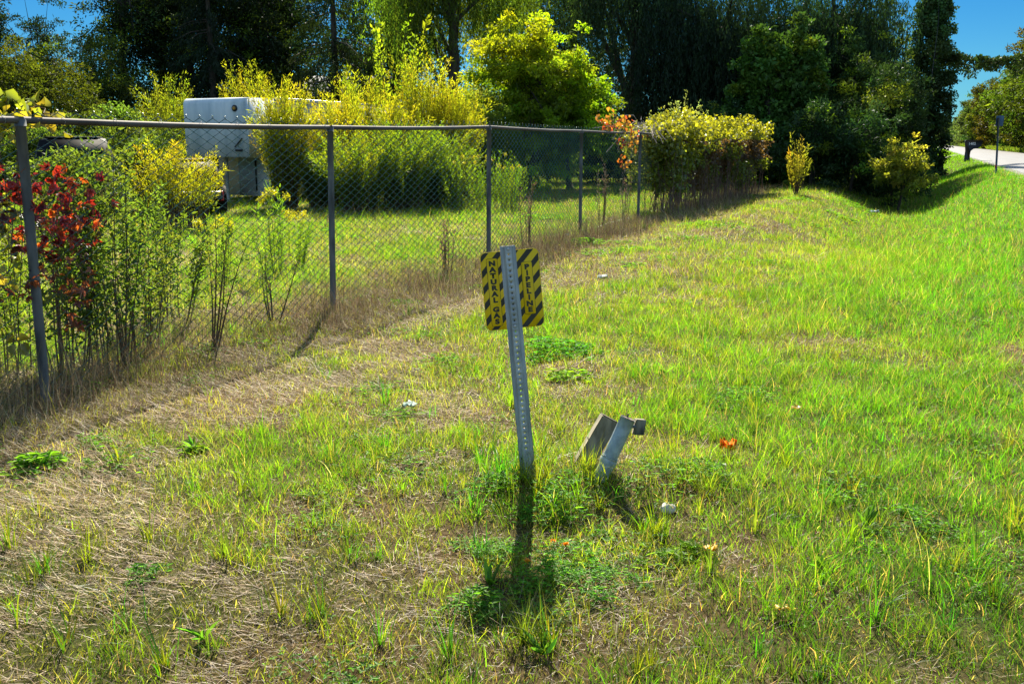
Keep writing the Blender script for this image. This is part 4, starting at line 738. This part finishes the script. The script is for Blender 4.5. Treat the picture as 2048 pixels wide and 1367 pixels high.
# vine hedge covering the end of the fence
hv = thing('vine_hedge', 'thick yellow green vine mass burying the far end of the fence', 'vine', [*xy(-5.3, 26), 0.0]); r = np.random.default_rng(12)
A0 = np.array([3.3, 21.3]); dh = np.array([7.75, 30.6])-A0; Lhd = np.linalg.norm(dh); dh /= Lhd; n_ = 1000; s_ = r.random(n_)*Lhd; topz = 1.80+.42*vn(s_/.9, s_*0, 6)
v_ = r.random(n_)**.62; low = .2+.6*vn(s_/.8, s_*0, 8); zc = low+(topz-low)*v_; off = r.normal(0, .33, n_)*(.6+.6*v_)-.25
zc = zc+(r.random(n_) < .1)*r.uniform(0, .28, n_); gap = (vn(s_/.55, zc/.4, 51) < .3) & (zc < 1.75); s_, off, zc = s_[~gap], off[~gap]*(.55+.9*vn(s_/1.3, zc/.8, 52))[~gap], zc[~gap]; n_ = len(s_)
C_ = np.stack([A0[0]+dh[0]*s_+cT*off, A0[1]+dh[1]*s_-sT*off, zc], 1); nl_ = 46000; k = r.integers(0, n_, nl_)
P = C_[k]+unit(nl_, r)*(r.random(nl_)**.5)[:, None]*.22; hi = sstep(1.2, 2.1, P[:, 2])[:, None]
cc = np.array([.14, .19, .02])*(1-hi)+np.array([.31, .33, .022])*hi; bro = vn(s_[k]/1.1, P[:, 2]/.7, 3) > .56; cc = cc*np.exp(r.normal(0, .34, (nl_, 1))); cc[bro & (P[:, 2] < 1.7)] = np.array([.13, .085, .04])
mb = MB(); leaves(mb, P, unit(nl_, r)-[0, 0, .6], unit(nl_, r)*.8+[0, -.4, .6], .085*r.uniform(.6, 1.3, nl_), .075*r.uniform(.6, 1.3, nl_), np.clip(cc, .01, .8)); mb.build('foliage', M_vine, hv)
mb = MB()
for q in range(300):
    s1 = r.random()*Lhd; o1 = r.normal(-.1, .3); bx, by = A0[0]+dh[0]*s1+cT*o1, A0[1]+dh[1]*s1-sT*o1; z0 = float(gz(bx, by)); h_ = r.uniform(.7, 1.9)
    mb.tube(np.array([[bx, by, z0-.05], [bx+r.normal(0, .08), by+r.normal(0, .08), z0+h_*.5], [bx+r.normal(0, .15), by+r.normal(0, .15), z0+h_]]), [.007, .006, .004], 4)
mb.build('dead_stems', noisy('dead_vine', (.08, .045, .035), (.2, .13, .09), 12, .9), hv)

# ------------------------------------------------------------------ leaning pipeline sign
sb_ = gp(1056, 948); st = at(1015, 492, sb_[1]+.06)
sg = thing('pipeline_sign', 'yellow and black striped NATURAL GAS PIPELINE sign on a leaning steel post', 'sign', sb_)
ua = st-sb_; Ltot = np.linalg.norm(ua); ua = ua/Ltot; un = np.array([.10, -1, 0]); un = un-ua*np.dot(un, ua); un /= np.linalg.norm(un); ur = np.cross(ua, un)*1.0
if ur[0] < 0: ur = -ur
def SP(a, b_, c): return sb_+ur*a+ua*b_+un*c          # a right, b up the post, c towards the viewer
b0_ = -.1; sec = lambda sgn: [(.0135*sgn, .018), (.021*sgn, .0), (.034*sgn, .0)]
mb = MB(); pitch = .0254; ncell = int((Ltot-b0_)/pitch); b_top = Ltot; th8 = np.arange(12)*math.pi/6
for k in range(ncell):
    b1 = b_top-k*pitch; b2 = b1-pitch; cb = (b1+b2)/2; hol = .0037
    hole = k < 38
    outer = [(-.0135, b2), (-.0045, b2), (.0045, b2), (.0135, b2), (.0135, cb-.0043), (.0135, cb+.0043), (.0135, b1), (.0045, b1), (-.0045, b1), (-.0135, b1), (-.0135, cb+.0043), (-.0135, cb-.0043)]
    if hole:
        inner = [(hol*math.cos(math.atan2(b_-cb, a)), cb+hol*math.sin(math.atan2(b_-cb, a))) for a, b_ in outer]
        v = [SP(a, b_, .018) for a, b_ in outer]+[SP(a, b_, .018) for a, b_ in inner]+[SP(a, b_, .0145) for a, b_ in inner]
        mb.add(v, [[i, (i+1) % 12, 12+(i+1) % 12, 12+i] for i in range(12)]+[[12+i, 12+(i+1) % 12, 24+(i+1) % 12, 24+i] for i in range(12)])
    else: mb.add([SP(a, b_, .018) for a, b_ in [(-.0135, b2), (.0135, b2), (.0135, b1), (-.0135, b1)]], [[0, 1, 2, 3]])
    for s_ in (-1, 1):
        ps = sec(s_)
        for (p_, q_) in zip(ps[:-1], ps[1:]): mb.add([SP(p_[0], b2, p_[1]), SP(q_[0], b2, q_[1]), SP(q_[0], b1, q_[1]), SP(p_[0], b1, p_[1])], [[0, 1, 2, 3]])
for s_ in (-1, 1):       # rolled flange edges and a rim of thickness along the top
    mb.box(SP(.0343*s_, (b0_+b_top)/2, -.0012), (.0026, b_top-b0_, .0052), np.stack([ur, ua, un], 1))
prof = [(-.034, -.001), (-.021, -.001), (-.0135, .017), (.0135, .017), (.021, -.001), (.034, -.001)]
mb.tube([SP(a, b_top, c) for a, c in prof], .0016, 5)
mb.build('post', M_galv, sg)
# plate
Wp, Hp, rc = .272, .362, .028; cb = None
pc = at(1025, 579, sb_[1]+.05); cbp = np.dot(pc-sb_, ua); cap = np.dot(pc-sb_, ur)
def PL(a, b_, c): return SP(cap+a, cbp+b_, c-.008)
def rrect(wd, ht, rc, n_=7):
    o = []
    for cx_, cy_, a0 in ((wd/2-rc, ht/2-rc, 0), (-wd/2+rc, ht/2-rc, 90), (-wd/2+rc, -ht/2+rc, 180), (wd/2-rc, -ht/2+rc, 270)):
        for q in range(n_): t_ = R(a0+90*q/(n_-1)); o.append((cx_+rc*math.cos(t_), cy_+rc*math.sin(t_)))
    return o
def plate(name, prof, z0, z1, mat, parent, off=(0, 0)):
    mb = MB(); n_ = len(prof); a = [PL(off[0]+x, off[1]+y, z1) for x, y in prof]; b_ = [PL(off[0]+x, off[1]+y, z0) for x, y in prof]
    mb.add(a+b_, [[i, n_+i, n_+(i+1) % n_, (i+1) % n_] for i in range(n_)]); mb.f.append(np.array([list(range(n_))])); mb.f.append(np.array([list(range(n_, 2*n_))])[:, ::-1]); return mb.build(name, mat, parent)
my = noisy('sign_yellow', (.86, .55, .004), (.90, .60, .006), 3, .5, spec=.3); mk = noisy('sign_black', (.028, .026, .016), (.05, .045, .028), 4, .45)
pl = plate('sign_plate', rrect(Wp, Hp, rc), -.0015, .0005, my, sg)
# diagonal bands clipped to the plate outline
def clip(poly, inside, inter):
    o = []
    for i in range(len(poly)):
        a, b_ = poly[i], poly[(i+1) % len(poly)]
        if inside(a): o.append(a)
        if inside(a) != inside(b_): o.append(inter(a, b_))
    return o
sl_ = math.tan(R(47)); outl = rrect(Wp-.005, Hp-.005, rc-.002); per = .0505
for k in range(-8, 12):
    lo, hi = k*per-.012, k*per-.012+per*.46                       # band in v = y - slope*x, converted to height offset
    f = lambda p_: (p_[1]-sl_*p_[0])*math.cos(math.atan(sl_))
    def mk_inter(val): return lambda a, b_: tuple(np.array(a)+(np.array(b_)-np.array(a))*((val-f(a))/(f(b_)-f(a))))
    q = clip(outl, lambda p_: f(p_) >= lo, mk_inter(lo)); q = clip(q, lambda p_: f(p_) <= hi, mk_inter(hi)) if len(q) > 2 else q
    if len(q) > 2:
        mb = MB(); mb.add([PL(x, y, .0009) for x, y in q], [list(range(len(q)))]); mb.build('stripe', mk, pl)
for (off, ht, txt) in (((-.083, -.006), .315, ['N', 'A', 'T', 'U', 'R', 'A', 'L', '', 'G', 'A', 'S']), ((.075, .0), .245, list('PIPELINE'))):
    plate('panel_border', rrect(.0525, ht, .009), .0009, .0013, mk, pl, off); plate('text_panel', rrect(.0495, ht-.003, .008), .0013, .0017, my, pl, off)
    n_ = len(txt)+(-.45 if '' in txt else 0); stp = (ht-.018)/n_; yy = ht/2-.009-stp/2
    for ch in txt:
        if ch == '': yy -= stp*.55; continue
        cu = bpy.data.curves.new('letter', 'FONT'); cu.body = ch; cu.size = stp*1.08; cu.align_x = 'CENTER'; cu.offset = .0021; cu.resolution_u = 6
        to = bpy.data.objects.new('letter', cu); scene.collection.objects.link(to); dg = bpy.context.evaluated_depsgraph_get(); me = bpy.data.meshes.new_from_object(to.evaluated_get(dg)); bpy.data.objects.remove(to)
        co = np.zeros(len(me.vertices)*3); me.vertices.foreach_get('co', co); co = co.reshape(-1, 3); sx = 1.28 if ch != 'I' else 1.1
        hh_ = stp*.76; v = np.array([PL(off[0]+x*sx, off[1]+yy+y-hh_*.5, .0021) for x, y, z in co])-parent_world(pl)
        me.vertices.foreach_set('co', v.astype(np.float32).ravel()); me.materials.clear(); me.materials.append(mk); me.name = 'letter'
        lo_ = bpy.data.objects.new('letter', me); scene.collection.objects.link(lo_); lo_.parent = pl; yy -= stp
for q in (Ltot-.0254*.5-.0, cbp-Hp/2+.0175):
    k = round((Ltot-q)/pitch-.5); bb = Ltot-(k+.5)*pitch; mb = MB(); mb.loft([[SP(math.cos(t_)*r_, bb+math.sin(t_)*r_, c) for t_ in th8] for r_, c in ((.0075, .0178), (.0075, .021), (.0045, .0235))]); mb.build('bolt', M_alu, sg)

# ------------------------------------------------------------------ broken board and pipe stub
def frame(up, face):
    up = up/np.linalg.norm(up); face = face-up*np.dot(face, up); face /= np.linalg.norm(face); return np.stack([np.cross(up, face)*-1, face, up], 1)
bb = gp(1168, 925); tt = at(1219, 836, bb[1]+.03); RB = frame(tt-bb, np.array([.35, -1, .1])); Lb = np.linalg.norm(tt-bb)
b0v = bb-RB[:, 2]*.10
brd = thing('broken_board', 'weathered broken wooden board leaning out of the ground beside the steel pipe', 'board', bb)
mb = MB(); mb.box((b0v+bb+RB[:, 2]*Lb)/2, (.098, .042, Lb+.10), RB, bev=.004); mb.build('plank', M_wood, brd)
mb = MB(); mb.box(bb+RB[:, 2]*(Lb+.001), (.092, .036, .004), RB); mb.build('sawn_end', M_endwood, brd)
pb_ = gp(1200, 962); pt_ = at(1256, 836, pb_[1]+.02); ud = (pt_-pb_); Lp = np.linalg.norm(ud); ud /= Lp
ps = thing('pipe_stub', 'leaning galvanised pipe stub with a collar and a small wooden block on its far side', 'pipe', pb_)
mb = MB(); uu = np.linspace(-.12, Lp, 8)[:, None]; mb.tube(pb_+ud*uu, .0355, 24); mb.build('pipe', M_pipe, ps, smooth=False)
mb = MB(); mb.tube([pb_+ud*Lp*.24, pb_+ud*Lp*.26, pb_+ud*Lp*.33, pb_+ud*Lp*.35], [.0375, .041, .041, .0375], 24); mb.tube([pb_+ud*(Lp*.36), pb_+ud*(Lp*.375)], .0395, 24); mb.build('collar', M_pipe, ps)
mb = MB(); RP = frame(ud, np.array([0, -1., 0])); mb.tube([pb_+ud*(Lp-.002), pb_+ud*(Lp+.003)], .0325, 20); mb.tube([pb_+ud*Lp+RP[:, 0]*.005, pb_+ud*(Lp+.02)+RP[:, 0]*.007], .004, 6); mb.build('plug', M_endwood, ps)
bc = at(1278, 853, pb_[1]+.07); mb = MB(); RW = frame(ud+np.array([-.25, 0, .1]), np.array([.3, -1., 0])); mb.box(bc, (.055, .03, .075), RW, bev=.004); mb.build('wooden_block', M_wood, ps)
mb = MB(); mb.tube([bc, (bc+pb_+ud*Lp*.86)/2+[0, 0, .003], pb_+ud*Lp*.86], .009, 8); mb.build('bracket', M_fpost, ps)

# ------------------------------------------------------------------ mailbox, sign post, far marker
mp = G(1926, 56.0); mt = thing('mailbox', 'black plastic mailbox with white house numbers on a curved post', 'mailbox', mp)
RM = ROT; ex = ux; ey = uy
def ML(a, b_, c): return mp+ey*(-a)*0+ux*a+uy*b_+uz*c
prof = [(-.17, -.1), (.17, -.1), (.14, .15), (.13, .42), (.15, .6), (.28, .72), (.50, .76), (.62, .84), (.74, 1.12), (.72, 1.19), (.60, 1.22), (-.12, 1.22), (-.19, 1.17), (-.19, 1.05), (-.13, .6)]
mb = MB(); n_ = len(prof)
V = [ML(x, -.15, z) for x, z in prof]+[ML(x, .15, z) for x, z in prof]; mb.add(V, [[i, (i+1) % n_, n_+(i+1) % n_, n_+i] for i in range(n_)]); mb.f.append(np.array([list(range(n_))])); mb.f.append(np.array([list(range(n_, 2*n_))])[:, ::-1]); mb.build('body', M_black, mt)
mb = MB(); arc = [(-.2, 1.18), (-.14, 1.225), (.25, 1.24), (.61, 1.23), (.73, 1.19)]
for (x0, z0), (x1, z1) in zip(arc[:-1], arc[1:]): mb.add([ML(x0, -.16, z0), ML(x1, -.16, z1), ML(x1, .16, z1), ML(x0, .16, z0)], [[0, 1, 2, 3]])
mb.build('lid', flat('lid_plastic', (.02, .05, .06), .35), mt)
cu = bpy.data.curves.new('house_number', 'FONT'); cu.body = '1402'; cu.size = .2; cu.offset = .006; to = bpy.data.objects.new('house_number', cu); scene.collection.objects.link(to)
me = bpy.data.meshes.new_from_object(to.evaluated_get(bpy.context.evaluated_depsgraph_get())); bpy.data.objects.remove(to); co = np.zeros(len(me.vertices)*3); me.vertices.foreach_get('co', co); co = co.reshape(-1, 3)
me.vertices.foreach_set('co', np.array([ML(.0+x*.95, -.155, .95+y)-mp for x, y, z in co]).astype(np.float32).ravel()); me.materials.append(M_white); no = bpy.data.objects.new('house_number', me); scene.collection.objects.link(no); no.parent = mt
rb = G(1987, 33.0); rtop = at(1997, 236, 33.0); rs = thing('road_sign', 'back of a small dark road sign on a tilted post at the roadside', 'sign', rb)
mb = MB(); mb.tube([rb-[0, 0, .2], rb+(rtop-rb)*.5, rtop], .035, 8); mb.build('post', flat('sign_post_metal', (.05, .08, .10), .5, .4), rs)
mb = MB(); q = rtop+(rb-rtop)*.04; mb.box(q+[.07, .05, -.02], (.26, .012, .34), bev=.005); mb.build('sign_panel', flat('sign_back', (.05, .10, .16), .4, .4), rs)
mb = MB(); q = rb+(rtop-rb)*.15; mb.box(q+[-.05, -.04, 0], (.05, .02, .09), bev=.005); mb.build('reflector', M_red, rs)
fb_ = G(1872, 118); fm = thing('road_marker', 'distant thin marker post beside the road near the vanishing point', 'sign', fb_); mb = MB(); mb.tube([fb_-[0, 0, .1], fb_+[0, 0, 2.6]], .06, 8); mb.build('post', M_fpost, fm); mb = MB(); mb.box(fb_+[0, -.08, 2.5], (.6, .03, .6), bev=.01); mb.build('sign_panel', M_black, fm)

# ------------------------------------------------------------------ litter
def scrap(name, label, cat, px, py, size, mat, seed, h=.4, col=None, n_=6, aspect=.8, group=None, dz=.01):
    r = np.random.default_rng(seed); c = gp(px, py); mb = MB(); u = np.linspace(-1, 1, n_); A, B = np.meshgrid(u, u); rad = np.maximum(np.abs(A), np.abs(B)); s_ = 1-.18*r.random(A.shape)*(rad > .9)
    z = r.random(A.shape)*h*size+.5*h*size*np.sin(A*4+B*3+seed)**2
    P = c+np.stack([A*size*.5*s_+r.normal(0, size*.05, A.shape), B*size*.5*aspect*s_+r.normal(0, size*.05, A.shape), z+dz], -1); k = np.arange(n_-1)[:, None]*n_+np.arange(n_-1)[None]
    mb.add(P, np.stack([k, k+1, k+n_+1, k+n_], -1).reshape(-1, 4), col if col is not None else (1, 1, 1)); o = mb.build(name, mat, loc=c); o.modifiers.new('thickness', 'SOLIDIFY').thickness = .0012; return tag(o, label, cat, group)
M_orange = leaf_mat('orange_cloth', .4, .02, (1, .8, .5)); 
scrap('cloth_scrap', 'crumpled bright orange scrap lying in the green grass at the right', 'litter', 1455, 912, .078, M_orange, 1, .7, (.95, .24, .012), 7, dz=.02)
scrap('fallen_leaf', 'curled pale yellow leaf with a bent tip on the grass, right of the white stone', 'leaf', 1418, 1115, .062, M_vine, 2, .5, (.78, .60, .14), 6, group='fallen yellow leaves', dz=.02)
scrap('fallen_leaf', 'yellow leaf nearest the camera, at the lower right', 'leaf', 1563, 1232, .055, M_vine, 3, .35, (.80, .62, .12), 6, .6, group='fallen yellow leaves', dz=.02)
scrap('fallen_leaf', 'small pale yellow leaf in the grass at the far right', 'leaf', 1592, 830, .055, M_vine, 4, .4, (.68, .55, .18), 6, .7, group='fallen yellow leaves', dz=.03)
M_paper = leaf_mat('paper', .3, .02)
scrap('paper_scrap', 'crumpled white paper scrap in the grass right of the sign', 'litter', 1205, 565, .13, M_paper, 5, .4, (.55, .58, .55), 6, .6, group='pale litter', dz=.03)
scrap('paper_scrap', 'pale bluish scrap in the grass left of the sign post', 'litter', 820, 822, .09, M_paper, 6, .3, (.40, .52, .46), 6, .7, group='pale litter', dz=.02)
scrap('paper_scrap', 'tiny white scrap just below the orange cloth', 'litter', 1447, 935, .028, M_paper, 7, .3, (.75, .72, .68), 5, .7, group='pale litter')
scrap('paper_scrap', 'small blue white scrap near the foot of the fourth fence post', 'litter', 1135, 478, .09, M_paper, 8, .4, (.45, .60, .66), 5, .8, group='pale litter', dz=.05)
scrap('paper_scrap', 'white and blue scrap lying in the shaded ditch', 'litter', 1750, 430, .25, M_paper, 9, .3, (.5, .6, .7), 5, .6, group='pale litter', dz=.05)
scrap('red_leaf', 'small red brown leaf at the right of the bare patch', 'leaf', 1635, 1078, .03, M_vine, 10, .4, (.35, .10, .05), 5, .8)
c = gp(1335, 1022); r = np.random.default_rng(8); mb = MB(); rows = []
for q in np.linspace(.02, math.pi-.02, 12):
    rows.append([c+np.array([math.sin(q)*math.cos(t_)*.036, math.sin(q)*math.sin(t_)*.030, math.cos(q)*.026+.012])*(1+.06*math.sin(3*t_+q*2)) for t_ in np.linspace(0, 6.283, 19)[:-1]])
mb.loft(rows); tag(mb.build('stone', noisy('pale_stone', (.50, .46, .42), (.68, .65, .60), 40, .8, bump=.2), loc=c, smooth=True), 'smooth white stone half sunk in dry grass right of the pipe stub', 'stone')
# orange hawkweed flowers below the sign
for k, (px, py, lab) in enumerate([(1106, 1100, 'left one of the pair of orange yellow flowers below the pipe stub'), (1131, 1104, 'right one of the pair of orange yellow flowers below the pipe stub'), (1054, 1137, 'dull orange flower in the post shadow')]):
    c = gp(px, py+28); r = np.random.default_rng(60+k); t = thing('wild_flower', lab, 'flower', c, 'small orange flowers'); mb = MB(); H = .085; mb.tube([c, c+[.004, .002, H*.6], c+[.0, 0, H]], .0015, 5); mb.build('stem', flat('stem_green', (.08, .16, .03), .6), t)
    n_ = 46; a = r.random(n_)*6.283; mb = MB(); leaves(mb, np.tile(c+[0, 0, H], (n_, 1))+r.normal(0, .003, (n_, 3)), np.stack([np.cos(a), np.sin(a), r.uniform(-.1, .9, n_)], 1), np.tile([0, 0, 1.], (n_, 1))+r.normal(0, .2, (n_, 3)), .012, .005, jit((.85, .38, .02), n_, .1, .15, r), True); mb.build('petals', M_vine, t)
